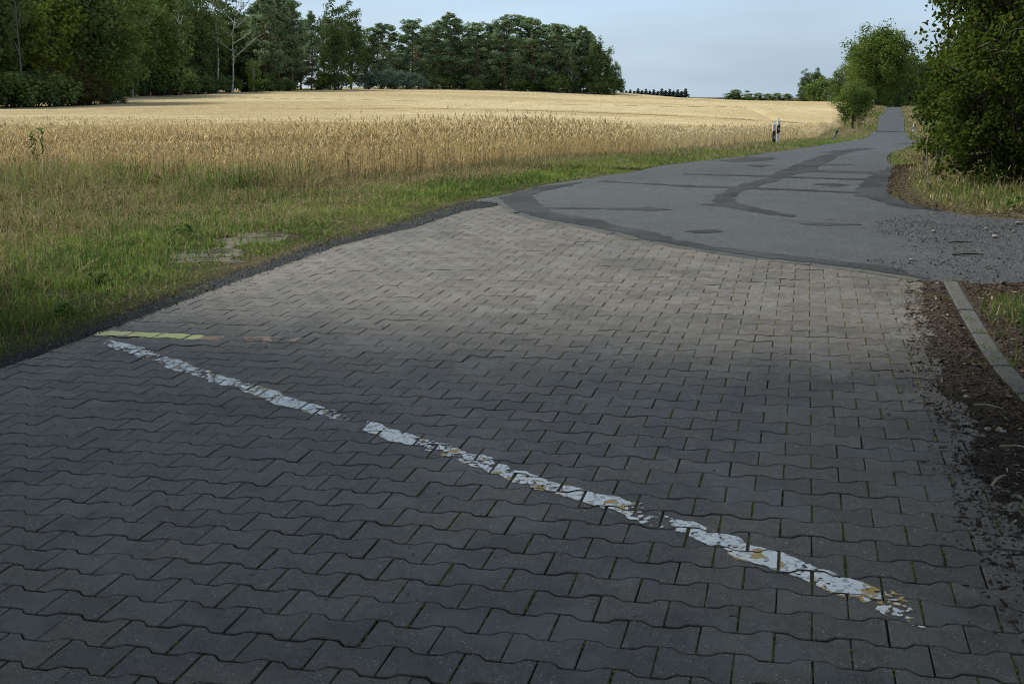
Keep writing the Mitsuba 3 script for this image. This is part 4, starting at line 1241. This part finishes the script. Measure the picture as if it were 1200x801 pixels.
for px, d, yt, kd, lab in [
    (27, 143, 2, 'dimbirch', 'pale forked bare trunk leaning in the dark left wood'),
    (213, 230, -4, 'birch0', 'slender white birch at the right part of the left wood'),
    (258, 240, -8, 'birch2', 'white birch with few leaves left of the leaning birch'),
    (271, 240, 2, 'birch1', 'leaning white birch with bare spreading limbs'),
]:
    plant('birch_tree', 'tree', kd, bt(px), d, topz(yt, d), lab, 'birches of the left wood', rz=0 if kd == 'birch1' else None)
plant('birch_sapling', 'tree', 'youngbirch', bt(297), 240, topz(76, 240), 'young yellow green birch at the foot of the left wood')
for px, d, yt, kd, lab in [
    (312, 258, -6, 'pine0', 'tall Scots pine right of the leaning birch'),
    (327, 262, -2, 'pine2', 'second tall Scots pine right of the leaning birch, with tiered boughs'),
    (343, 266, 6, 'pine1', 'Scots pine with flat tiered boughs left of the slim pine'),
    (365, 270, 22, 'tallpine', 'slim pine with a bare dark trunk down to the wheat'),
]:
    plant('pine_tree', 'tree', kd, bt(px), d, topz(yt, d), lab, 'pines of the left wood')
for px, d, yt, kd, lab in [
    (304, 276, 14, 'pine4', 'Scots pine half hidden between the leaning birch and the tall pines'),
    (320, 282, 10, 'pine2', 'Scots pine seen between the two tallest pines of the left wood'),
    (337, 284, 18, 'pine4', 'Scots pine half hidden behind the flat tiered boughs'),
    (353, 280, 30, 'pine2', 'lower Scots pine just left of the slim bare trunk'),
    (380, 288, 34, 'pine4', 'Scots pine behind the dark round oak'),
]:
    plant('pine_tree', 'tree', kd, bt(px), d, topz(yt, d), lab, 'pines of the left wood', 1.2)
# depth of the wood behind the front row
rng = np.random.default_rng(77)
for i, px in enumerate(range(-90, 300, 24)):
    d = np.interp(px, [-90, 140, 170, 300], [168, 190, 238, 275]) + rng.uniform(0, 8)
    plant('backing_tree', 'tree', ('dec1', 'pine2', 'dec3', 'dec0')[i % 4], bt(px), d, topz(np.interp(px, [-90, 200, 236, 250, 270, 300], [-60, -30, 12, 14, 6, 20]) + rng.uniform(-6, 6), d),
          'dark tree in the depth of the left wood behind its front row', 'trees in the depth of the left wood')
for px, d, yt, kd, lab in [
    (-22, 138, 84, 'shrub0', 'dark shrub at the wheat edge, cut by the left picture edge'),
    (12, 140, 82, 'shrub1', 'green shrub at the far left foot of the wood'),
    (38, 142, 88, 'shrub0', 'second dark shrub from the left at the foot of the wood'),
    (62, 145, 84, 'shrub1', 'green shrub below the yellow green boughs'),
    (90, 150, 92, 'shrubolive', 'lower olive brown shrub at the foot of the left wood'),
    (104, 152, 87, 'shrubolive', 'tall olive brown shrub at the foot of the left wood'),
    (128, 158, 100, 'shrub0', 'low dark shrub at the step in the field edge'),
    (146, 205, 92, 'shrub1', 'shrub right of the step in the field edge'),
    (168, 212, 80, 'shrub0', 'dark shrub beside the bare brown trunk'),
    (190, 216, 74, 'shrub1', 'tall green shrub left of the first birch'),
    (208, 222, 78, 'shrub0', 'dark shrub at the foot of the first birch'),
    (228, 228, 82, 'shrub0', 'dark shrub right of the first birch'),
    (248, 234, 84, 'shrub0', 'dark shrub left of the leaning birch foot'),
    (268, 244, 88, 'shrub1', 'shrub at the foot of the leaning birch'),
    (318, 254, 88, 'shrub0', 'dark shrub under the tall pines right of the birches'),
    (336, 258, 92, 'shrub1', 'low shrub under the pine with tiered boughs'),
    (376, 274, 86, 'shrublight', 'pale green shrub right of the slim pine trunk'),
    (396, 276, 84, 'shrub1', 'green shrub in front of the dark round oak'),
]:
    plant('shrub', 'shrub', kd, bt(px), d, topz(yt, d), lab, 'shrubs at the foot of the left wood', 1.25)

for i, px in enumerate(range(-70, 345, 17)):
    d = np.interp(px, [-90, 140, 170, 340], [172, 194, 243, 285]) + rng.uniform(0, 10)
    plant('thicket_shrub', 'shrub', ('shrub0', 'shrub1')[i % 2], bt(px), d, topz(66 + rng.uniform(-8, 8), d), 'dark thicket shrub between the trunks in the depth of the left wood', 'thicket in the depth of the left wood', 1.2)

# the pine grove beyond the middle of the field
plant('oak_tree', 'tree', 'dec0', bt(412), 292, topz(12, 292), 'large dark oak at the left end of the pine grove', None, .8)
plant('oak_tree', 'tree', 'dec3', bt(429), 299, topz(36, 299), 'lower oak beside the large dark oak of the pine grove', None, .7)
GR = [(447, 300, 36), (457, 306, 34), (482, 304, 29), (499, 312, 38), (512, 304, 32), (527, 305, 25), (543, 310, 35), (557, 303, 32), (575, 308, 34), (591, 303, 26), (609, 311, 28), (624, 305, 27), (638, 311, 34), (652, 304, 34), (664, 310, 40), (680, 307, 39)]
for i, (px, d, yt) in enumerate(GR):
    plant('grove_pine', 'tree', f'pine{(i * 3 + 1) % 5}', bt(px), d, topz(yt, d), f'{ORD[i]} Scots pine from the left in the grove beyond the wheat', 'pines of the grove', 1.35)
for i, px in enumerate(range(454, 700, 13)):
    d = 319 + 5 * ((i * 7) % 3)
    plant('grove_pine', 'tree', f'pine{(4, 2, 4)[i % 3]}', bt(px), d, topz(44 + (i * 5) % 9 + (14 if px < 480 else 0), d), 'Scots pine standing behind the front row of the grove', 'pines behind the front row of the grove', 1.55)
plant('birch_tree', 'tree', 'birchfull', bt(669), 300, topz(61, 300), 'pale yellow green birch in front of the right end of the pine grove')
for px, d, yt, kd, lab in [(696, 303, 43, 'dec2', 'tall narrow leafy tree near the right end of the grove'), (709, 305, 56, 'dec1', 'leafy tree next to the last of the grove'), (720, 307, 72, 'dec3', 'lowest leafy tree at the right tip of the grove')]:
    plant('broadleaf_tree', 'tree', kd, bt(px), d, topz(yt, d), lab, None, .62)
for px, d, yt in [(431, 290, 86), (446, 291, 83), (461, 291, 82), (475, 292, 84), (489, 293, 86)]:
    plant('young_pine', 'shrub', 'shrubblue', bt(px), d, topz(yt, d), 'bluish bushy young pine in front of the left part of the grove', 'bluish young pines before the grove', 1.1)
for i, px in enumerate(range(508, 725, 16)):
    d = 298 + (i % 3) * 4
    kd = 'shrublight' if px in (620, 684) else ('shrub0', 'shrub1')[i % 2]
    plant('undergrowth_shrub', 'shrub', kd, bt(px), d, topz(86 + (i * 5) % 9, d), f'{ORD[i]} low shrub from the left under the pines of the grove', 'shrubs under the grove', 1.1)
# dead reddish bough in the grove
k = thing('dead_bough', 'reddish brown dead bough hanging in the pines of the grove', 'branch')
_r = np.random.default_rng(8)
_c = np.array([bt(491) * 301, 301, topz(68, 301)])
_P, _N, _t = crown_points(_c + _r.normal(0, 0.55, (5, 3)), .55, 40, _r, .6)
_q = quads(_P, _N, .3, _r, _t)
part(k, 'twig', ply(tube([_c + [-1.6, 1.5, .8], _c, _c + [1, 0, -.6]], [.06, .04, .01], 5), 'pine_bark'))
part(k, 'dead_needles', ply(_q[:2], 'dead_needle', uv=_q[2]), 'reddish brown dead needles')

# far row of spruces, far trees by the horizon
for i, px in enumerate(np.linspace(729, 803, 17)):
    d = 640
    plant('far_spruce', 'tree', f'spruce{i % 2}', bt(px), d, topz((104.5, 106, 105, 106.5, 104, 105.5)[i % 6], d), f'{ORD[i]} small spruce from the left in the far row on the horizon', 'far row of spruces', 3.6)
for i, (px, d, yt) in enumerate([(858, 520, 108), (866, 520, 104), (879, 530, 109), (892, 525, 108), (903, 530, 109), (914, 525, 108), (926, 528, 109)]):
    plant('far_tree', 'tree', 'far', bt(px), d, topz(yt, d), f'{ORD[i]} small far tree from the left, on the horizon right of the spruces', 'far trees on the horizon', 2.2)
# trees where the road goes over the rise
for px, d, yt, kd, lab, wd in [
    (943, 372, 84, 'dec0', 'dark round tree farthest left of the road trees', .8),
    (956, 378, 79, 'dec2', 'second dark tree left of the big road tree', .8),
    (966, 362, 88, 'shrub1', 'greyish low tree left of the big road tree', 1.0),
    (984, 345, 76, 'dec3', 'tree half hidden by the left of the big road tree', .9),
    (1005, 335, 52, 'dec1', 'tall tree behind the left side of the big road tree', .9),
    (1052, 325, 60, 'dec0', 'dark tree right of the road at the rise', .9),
    (1066, 335, 62, 'dec1', 'second dark tree right of the road at the rise', .9),
    (1082, 340, 66, 'dec2', 'third dark tree right of the road at the rise', .9),
    (1096, 345, 58, 'dec3', 'dark tree at the rise half hidden by the near bush', .9),
    (1040, 380, 78, 'dec2', 'dark tree where the road vanishes over the rise', 1.2),
    (1060, 385, 84, 'shrub0', 'dark thicket where the road vanishes over the rise', 1.5),
    (1034, 370, 92, 'shrub0', 'low dark thicket closing the end of the road', 1.6),
]:
    plant('road_tree', 'tree', kd, bt(px), d, topz(yt, d), lab, 'trees where the road goes over the rise', wd)
plant('road_tree', 'tree', 'bigoak', bt(1027), 300, topz(32, 300), 'big round sunlit tree left of the road at the rise', None, .95)
plant('verge_tree', 'tree', 'verge', bt(1001), 148, topz(96, 148), 'small bright green tree on the verge left of the road', None, 1.0, 0)


# ------------------------------------------------------------------ near bush and oak at the right
def leaves_near(P, N, size, rng, tone, lob=1.0):
    """Folded leaves of four faces each."""
    n = len(P)
    N = N / np.linalg.norm(N, axis=1, keepdims=True)
    a = np.cross(N, rng.normal(size=(n, 3))); a /= np.linalg.norm(a, axis=1, keepdims=True)
    b = np.cross(N, a)
    s = np.broadcast_to(size, (n,))[:, None] * rng.uniform(.65, 1.25, (n, 1))
    w = s * .34 * lob
    drop = -N * s * .10
    V = np.stack([P - a * s * .5, P - a * s * .12 + b * w + drop * -1, P + a * s * .22 + b * w * .8 + drop * -.6, P + a * s * .5 + drop * 2, P + a * s * .22 - b * w * .8 - drop * .6, P - a * s * .12 - b * w - drop], 1)
    f = np.array([(0, 1, 5), (1, 2, 4), (1, 4, 5), (2, 3, 4)])
    return V.reshape(-1, 3), (f[None] + 6 * np.arange(n)[:, None, None]).reshape(-1, 3), np.repeat(tone, 6, 0)


def near_plant(name, label, cat, stems, twigs, cl, cr, per, leaf, mat, bark, seed, sticks=True):
    """Stems, twigs to every clump of leaves, and single leaves."""
    rng = np.random.default_rng(seed)
    k = thing(name, label, cat)
    P, N, t = crown_points(cl, cr, per, rng, .8)
    q = leaves_near(P, N + rng.normal(0, .3, N.shape), leaf, rng, t)
    ts = list(stems)
    anchor = np.array(twigs)
    for c in cl:
        a = anchor[np.argmin(((anchor - c) ** 2).sum(1) + rng.random(len(anchor)) * .3)]
        ts.append(tube([a, (a + c) / 2 + rng.normal(0, .06, 3), c, c + (c - a) * .2 + rng.normal(0, .05, 3)], [.016, .011, .006, .002], 4))
    part(k, 'trunk' if cat == 'tree' else 'stem', ply(tubes(ts), bark, smooth=True))
    part(k, 'crown' if cat == 'tree' else 'foliage', ply(q[:2], mat, uv=q[2]))
    return k


def clumps(n, lo, hi, rng, test):
    P = rng.uniform(lo, hi, (n * 12, 3))
    return P[test(P)][:n]


def build_near_right():
    rng = np.random.default_rng(91)
    zg = lambda x, y: float(Zp(x, y))
    # oak: trunk at the back right, low boughs reaching over the bush towards the road
    ox, oy = 7.15, 16.6
    z0 = zg(ox, oy)
    trunk = [tube([[ox, oy, z0 - .3], [ox, oy, z0 + .4], [ox - .03, oy, z0 + 2], [ox + .1, oy + .1, z0 + 4.5], [ox, oy, z0 + 9]], [.42, .33, .29, .25, .12], 12)]
    tw = [np.array([ox, oy, z]) for z in np.linspace(z0 + 1.3, z0 + 8, 12)]
    for a, L, h, up in [(3.0, 1.5, 1.7, .5), (3.5, 1.7, 2.0, .2), (4.0, 2.4, 2.2, .1), (2.7, 1.4, 2.5, .4), (3.3, 1.5, 2.8, .6), (4.6, 2.2, 2.4, .4), (5.3, 2.5, 2.2, .5), (2.3, 2., 2.3, .5), (.5, 2.5, 3, .5), (3.7, 2.4, 3.2, .5), (4.9, 3., 3.4, .5)]:
        L2 = L * (.5 if math.cos(a) < 0 else 1)
        e = np.array([ox + math.cos(a) * L2, oy + math.sin(a) * L, z0 + h + up])
        s = np.array([ox, oy, z0 + h * .8])
        trunk.append(tube([s, s * .5 + e * .5 + [0, 0, .15], e], [.08, .05, .02], 6))
        tw += [s * (1 - t) + e * t for t in (.4, .7, 1.)]
    def oak_env(P):
        dx, dy, dz = (P[:, 0] - ox - .3) / 1.3, (P[:, 1] - oy) / 1.9, (P[:, 2] - (z0 + 3.7)) / 4.3
        r = (np.abs(dx) ** 3 + np.abs(dy) ** 3 + np.abs(dz) ** 3) ** .3333 * (0.86 + .3 * meshkit.fbm(P * .8, 3, 5))
        return (r < 1.0) & (r > .4)
    cl = clumps(800, (ox - 2.4, oy - 3.2, z0 + .9), (ox + 2.4, oy + 3.2, z0 + 8.3), rng, oak_env)
    near_plant('oak', 'dark oak with low boughs at the right edge of the picture', 'tree', trunk, tw, cl, rng.uniform(.28, .48, len(cl)), 62, .085, 'oak_leaf', 'bark', 92)
    # hazel-like bush in front, and further along the road
    def bush(x, y, R, H, n, seed, label, leaf=.055, per=70):
        r = np.random.default_rng(seed)
        z = zg(x, y)
        st, tg = [], []
        for i in range(11):
            a = r.uniform(0, 6.28); L = R * r.uniform(.2, .75); h = H * r.uniform(.5, .95)
            e = np.array([x + math.cos(a) * L, y + math.sin(a) * L, z + h]); s = np.array([x + r.normal(0, .18), y + r.normal(0, .18), z - .05])
            st.append(tube([s, s * .55 + e * .45 + [0, 0, .25], e], [.024, .017, .008], 5))
            tg += [s * (1 - t) + e * t + [0, 0, .2 * t] for t in (.3, .55, .8, 1.)]
        def env(P):
            q = (P - [x, y, z + H * .5]) / [R, R, H * .55]
            rr = np.linalg.norm(q, axis=1) * (.45 + 1.1 * meshkit.fbm(P * 1.7 + seed, 3, seed))
            return (rr < 1) & (rr > .3) & (P[:, 2] > z + .10 * H)
        c = clumps(n, (x - R, y - R, z + .1), (x + R, y + R, z + H * 1.1), r, env)
        near_plant('bush', label, 'bush', st, tg, c, r.uniform(.13, .25, len(c)), per, leaf, 'hazel_leaf', 'bark', seed + 1)
    bush(5.85, 13.7, 1.0, 1.75, 190, 95, 'bright green bush over the dry grass at the right edge')
    bush(6.65, 16.2, .95, 1.9, 160, 97, 'green bush with a low bough reaching towards the road')
    bush(8.5, 20.2, 1.35, 2.2, 150, 99, 'darker bush behind, where the road passes out of sight', .065, 60)
    bush(6.5, 12.5, 1.05, 2.3, 150, 101, 'leafy bush cut by the right picture edge', .06, 60)
    bush(6.65, 17.4, .5, .75, 40, 103, 'low leafy bush at the asphalt edge, leftmost of the near bushes', .055, 60)
    # dry stems in front
    for i, (x, y, h, lx) in enumerate([(5.2, 14.3, .75, .06), (4.85, 13.6, .55, -.08), (5.6, 12.5, .7, .1)]):
        k = thing('dry_stem', ('tall dry brown stem at the left front of the near bush', 'shorter dry stem beside the tall one before the bush', 'dry stem in the tall grass below the bright bush')[i], 'stem')
        z = zg(x, y)
        part(k, 'stalk', ply(tubes([tube([[x, y, z], [x + lx * .5, y, z + h * .5], [x + lx, y, z + h]], [.008, .006, .003], 5), tube([[x + lx * .5, y, z + h * .5], [x + lx * .5 + .1, y, z + h * .75]], [.004, .002], 4), tube([[x + lx * .3, y, z + h * .35], [x - .1, y, z + h * .6]], [.004, .002], 4)]), 'grey_bark'))
        for tp in ([x + lx, y, z + h - .02], [x + lx * .5 + .1, y, z + h * .74], [x - .1, y, z + h * .6]):
            e = ears(np.array([tp]), np.array([[1., 0, 0]]), .09, .013, rng, .3)
            part(k, 'seed_head', ply(e[:2], 'bark_chip', uv=e[2]))
    # wood behind and to the right of them
    for x, y, H, R, b in [(11.3, 21.5, 13, 3.6, .3), (11.2, 16.0, 14, 3.8, .3), (14.0, 28.5, 12, 3.4, .3), (17.5, 24.0, 15, 5, .5)]:
        tr, cr = broadleaf(700 + int(x * 7 + y), H, R, b, 420, 56, .25, .22, .5)
        k = thing('roadside_tree', 'dark leafy tree behind the near oak and bushes at the right edge', 'tree', 'trees behind the near oak')
        to = T().translate([x, y, zg(x, y) if y < 18 else float(Z(np.array([x]), np.array([y]))[0])])
        part(k, 'trunk', {**ply(tr, 'bark', smooth=True), 'to_world': to})
        part(k, 'crown', {**ply(cr[:2], 'oak_leaf', uv=cr[2]), 'to_world': to})


build_near_right()

# ------------------------------------------------------------------ wood edge beside and behind the viewer, whose shade lies over the paving
_sh = [broadleaf(801, 13., 3.6, 4.4, 120, 46, .34, .22, .6), broadleaf(802, 13., 3.8, 4.4, 120, 46, .34, .22, .6)]
_shp = [(ply(t, 'bark', smooth=True), ply(c[:2], 'oak_leaf', uv=c[2])) for t, c in _sh]
for i, (x, y, s) in enumerate(SHADE := [(-5.8, 7.4, 1.0), (-9.6, 9.6, .82), (-6.6, 3.0, 1.0), (-10.8, 4.6, 1.0), (-4.6, -2.0, 1.0), (-8.2, -5.0, 1.2), (0.0, -6.0, 1.1), (5.0, -5.0, 1.1), (8.5, -1.0, 1.0), (9.8, 3.6, 1.0)]):
    k = thing('shade_tree', 'leafy tree of the wood edge around the viewpoint', 'tree', 'wood edge around the viewpoint')
    to = T().translate([x, y, float(Zp(x, y))]).rotate([0, 0, 1], 77 * i).scale(s)
    part(k, 'trunk', {**_shp[i % 2][0], 'to_world': to})
    part(k, 'crown', {**_shp[i % 2][1], 'to_world': to})


# ------------------------------------------------------------------ delineator posts
def post(x, y, label, lean=0.0, rz=0.0, H=1.0, black=(.55, .80), grey=False, slant=.06):
    k = thing('delineator_post', label, 'post', None)
    z = float(Z(np.array([x]), np.array([y]))[0])
    prof = np.array([(-.06, -.035), (-.035, -.05), (.035, -.05), (.06, -.035), (.03, .045), (-.03, .045)])
    def seg(z0, z1, grow=0.0, top=0.0):
        n = len(prof); p = prof * (1 + grow)
        v = np.vstack([np.c_[p, np.full(n, z0)], np.c_[p, z1 + top * (p[:, 1] / .05)]])
        f = [(i, (i + 1) % n, n + (i + 1) % n) for i in range(n)] + [(i, n + (i + 1) % n, n + i) for i in range(n)]
        f += [(n, n + i, n + i + 1) for i in range(1, n - 1)] + [(0, i + 1, i) for i in range(1, n - 1)]
        return v, np.array(f)
    to = T().translate([x, y, z]).rotate([0, 0, 1], rz).rotate([0, 1, 0], lean)
    part(k, 'body', {**ply(seg(-.2, H, 0, slant), 'post_grey' if grey else 'post_white'), 'to_world': to})
    v, f = seg(black[0] * H, black[1] * H, .05)
    v[:, 2] += v[:, 0] * .55                                  # the band runs slanting round the post
    part(k, 'black_band', {**ply((v, f), 'post_black'), 'to_world': to})
    if not grey:
        r = slab([(-.022, -.045), (.022, -.045), (.022, .045), (-.022, .045)], 0, .008, .002)
        rv = np.stack([r[0][:, 0], -r[0][:, 2] - .0525, r[0][:, 1] + (black[0] + black[1]) * .5 * H], -1)
        part(k, 'reflector', {**ply((rv, r[1]), 'reflector'), 'to_world': to})


post(bt(908.5) * 45.5, 45.5, 'shorter white post with a long black lower half, left of the pair by the wheat', 0, 15, .86, (.08, .66))
post(bt(913.6) * 46.5, 46.5, 'taller white delineator post with a black band, right of the pair by the wheat', 0, 15, 1.0, (.46, .78))
post(bt(978.5) * 66, 66, 'small grey post leaning to the right on the verge before the small tree', 24, 10, .68, (.62, .9), True)
post(bt(1072.5) * 140, 140, 'white delineator post on the right verge far along the road', 0, 15, 1.0, (.45, .7))


# ------------------------------------------------------------------ weeds, litter, stones
def build_small():
    rng = np.random.default_rng(123)
    spots = [(-3.10, 8.62, .10, 'broad leaved weed at the grass edge near the overgrown kerb'), (-3.2, 11.3, .11, 'green broad leaved weed beside the bare gritty patch'), (-7.0, 17.4, .82, 'tall dark leaved weed standing in the wheat at the far left'), (3.35, 6.55, .10, 'small weed in the litter right of the kerb'), (5.0, 11.6, .14, 'green weed at the foot of the tall grass under the bush'), (-2.95, 7.55, .07, 'small weed beside the kerb stones of the verge')]
    for x, y, h, lab in spots:
        k = thing('weed', lab, 'weed')
        z = float(Zf([x], [y])[0]) if x < 2 else float(Zp(x, y))
        n = int(26 + 60 * h)
        t = rng.random(n)
        a = rng.uniform(0, 6.28, n); r = h * (1.0 if h < .5 else .18) * (1 - .5 * t)
        P = np.stack([x + r * np.cos(a), y + r * np.sin(a), z + h * (.25 + .75 * t)], -1)
        N = np.stack([np.cos(a) * .5, np.sin(a) * .5, np.ones(n)], -1) + rng.normal(0, .25, (n, 3))
        q = leaves_near(P, N, .06 + .03 * (h > .3), rng, rng.random((n, 2)) * [1, .9], .9)
        part(k, 'foliage', ply(q[:2], 'weed_leaf', uv=q[2]))
        part(k, 'stem', ply(tubes([tube([[x, y, z - .02], p * .4 + np.array([x, y, z + h * .3]) * .6, p], [.004, .003, .0015], 4) for p in P[::2]]), 'weed_leaf'))

    # bark and wood chips on the soil, thinning out over the paving
    n0 = 110000
    P = np.stack([rng.uniform(1.15, 4.6, n0), rng.uniform(2.4, 8.2, n0)], -1)
    s = sdist(P, SOIL)
    kd = ldist(P, np.array(KERB))
    dens = np.where(s > 0, np.clip(.25 + s * 2.2, 0, 1), np.exp(s / .07) * .06) * np.where(P[:, 1] > 7.7, .35, 1) * np.where(kd < .065, .05, 1) * (.35 + vnoise(P[:, 0], P[:, 1], 4, 6))
    P = P[(rng.random(n0) < dens * .9) & in_view(P, 1.05, .3)]
    P = np.vstack([P, np.stack([rng.uniform(3.2, 6.5, 420), rng.uniform(8.0, 11.0, 420)], -1)])
    R_ = spline(np.array([(4.95, 10.95), (4.5, 11.35), (4.3, 11.8), (4.26, 12.4), (4.34, 13.2), (4.76, 14.5), (5.3, 16.1), (6.1, 18.3), (7.2, 22.0)]), 12)
    P = np.vstack([P, R_[rng.integers(0, len(R_), 5200)] + np.abs(rng.normal(0, .17, (5200, 2))) * [1, .3] - [.08, 0]])
    n = len(P)
    L = rng.gamma(1.8, .0062, n) + .005; W = L * rng.uniform(.12, .55, n); H = rng.uniform(.0012, .004, n)
    cube = np.array([(-1, -1, 0), (1, -.8, 0), (1, .9, 0), (-1, 1, 0), (-.9, -.8, 1), (.85, -.6, 1), (.9, .7, 1), (-.8, .8, 1.)])
    fc = np.array([(4, 5, 6), (4, 6, 7), (0, 1, 5), (0, 5, 4), (1, 2, 6), (1, 6, 5), (2, 3, 7), (2, 7, 6), (3, 0, 4), (3, 4, 7)])
    v = cube[None] * np.stack([L / 2, W / 2, H], -1)[:, None]
    a = rng.uniform(0, 6.28, n); b = rng.normal(0, .28, n)
    v[..., 2] += v[..., 0] * np.tan(b)[:, None]
    c_, s_ = np.cos(a)[:, None], np.sin(a)[:, None]
    v = np.stack([v[..., 0] * c_ - v[..., 1] * s_, v[..., 0] * s_ + v[..., 1] * c_, v[..., 2]], -1)
    insoil = (sdist(P, SOIL) > 0.02)
    zz = np.where(insoil, np.maximum(z_soil(P[:, 0], P[:, 1]), np.where(sdist(P, PAVE) > 0, Zp(P[:, 0], P[:, 1]), -9)), Zp(P[:, 0], P[:, 1]) + .002 + .006 * (P[:, 1] > 8.2))
    far = P[:, 1] > 11.2
    zz[far] = Zf(P[far, 0], P[far, 1]) + .02
    v += np.c_[P, zz + np.abs(b) * L * .2 + .001][:, None]
    scene['bark_litter'] = ply((v.reshape(-1, 3), (fc[None] + 8 * np.arange(n)[:, None, None]).reshape(-1, 3)), 'bark_chip', uv=np.repeat(rng.random((n, 2)), 8, 0))
    stuff('bark_litter', 'dark brown bark and wood chips littering the ground at the right')

    # single stones and sticks
    st = [(4.62, 10.62, .035, 'flat pale stone at the grass edge under the bush'), (4.22, 10.35, .026, 'white stone on the asphalt below the bush'), (3.72, 10.25, .030, 'small pale stone alone on the asphalt left of the bush'), (4.10, 9.85, .038, 'oblong brownish stone on the asphalt'),
          (3.46, 10.05, .020, 'tiny white stone on the asphalt edge'), (4.55, 9.6, .033, 'dark stone on the asphalt near the right edge'), (4.72, 10.0, .030, 'round tan stone near the right picture edge'), (4.38, 10.15, .024, 'small tan stone beside the white one'), (3.05, 8.82, .026, 'white stone near the end of the kerb'),
          (4.95, 10.75, .045, 'largest pale stone at the right picture edge'), (2.02, 5.02, .020, 'whitish pebble lying in the bark litter'), (1.93, 4.55, .022, 'grey pebble by the paving edge in the litter'), (1.98, 4.52, .018, 'second grey pebble touching the first in the litter'), (3.3, 9.5, .018, 'pale pebble left on the asphalt by the dark chippings')]
    for x, y, r, lab in st:
        m = trimesh.creation.icosphere(2)
        q = m.vertices * .58 * (0.75 + .55 * meshkit.fbm(m.vertices * 1.4 + x * 9, 3, int(y * 10)))[:, None] * np.array([1.3, .9, .62]) * r
        an = rng.uniform(0, 6.28); q[:, :2] = q[:, :2] @ rot2(an).T
        q += [x, y, float(Zp(x, y)) + .006 + r * .38 + (.03 if y < 6 else 0)]
        k = thing('loose_stone', lab, 'stone', None)
        scene[k] = ply((q, m.faces), 'pale_stone', smooth=True, uv=np.tile([rng.uniform(.1, 1), 0], (len(q), 1)))
    sk = [(3.55, 9.0, .26, .15, 'red brown strip of bark on the asphalt'), (3.72, 9.62, .2, .1, 'short brown twig on the grey asphalt'), (1.73, 3.95, .17, .9, 'bent light twig in the bark litter'), (1.95, 4.30, .14, -.3, 'straight pale stick in the bark litter'), (2.05, 4.85, .12, -.5, 'pale splinter of wood near the kerb'), (3.35, 7.15, .13, .1, 'tan wood chip right of the kerb'), (0.62, 3.02, .03, -.6, 'tiny brown twig lying in a joint of the paving')]
    for x, y, L, an, lab in sk:
        k = thing('twig', lab, 'twig')
        d = np.array([math.cos(an), math.sin(an), 0])
        c = np.array([x, y, float(Zp(x, y)) + .012 + (.035 if (x > 1.6 and y < 7.5) else 0)])
        p = [c - d * L / 2, c - d * L * .1 + [0, L * .06, .006], c + d * L * .2 + [0, L * .05, .004], c + d * L / 2]
        scene[k] = ply(tube(p, np.array([.006, .0055, .005, .003]) * (L / .2) ** .5, 6), 'bark_chip', smooth=True, uv=np.tile([.9, .95 if 'pale' in lab or 'light' in lab or 'tan' in lab else .3], (24, 1)))
    # crumbs scattered over the paving: dry bits and tiny pale grains
    n = 2600
    P = np.stack([rng.uniform(-2.6, 2.3, n), rng.uniform(2.5, 10, n)], -1); P = P[(sdist(P, PAVE) > .03)]
    n = len(P)
    base = np.vstack([[1, 0, 0], [-1, 0, 0], [0, 1, 0], [0, -1, 0], [0, 0, 1], [0, 0, -1.0]])
    fb = np.array([(0, 2, 4), (2, 1, 4), (1, 3, 4), (3, 0, 4), (2, 0, 5), (1, 2, 5), (3, 1, 5), (0, 3, 5)])
    v = base[None] * rng.uniform(.5, 1.4, (n, 6, 1)) * (rng.gamma(2, .0009, (n, 1, 1)) + .0008) + np.c_[P, Zp(P[:, 0], P[:, 1]) + .002][:, None]
    scene['grit_crumbs'] = ply((v.reshape(-1, 3), (fb[None] + 6 * np.arange(n)[:, None, None]).reshape(-1, 3)), 'pale_stone', uv=np.repeat(rng.random((n, 2)), 6, 0))
    stuff('grit_crumbs', 'tiny pale grains of grit scattered on the paving')


build_small()
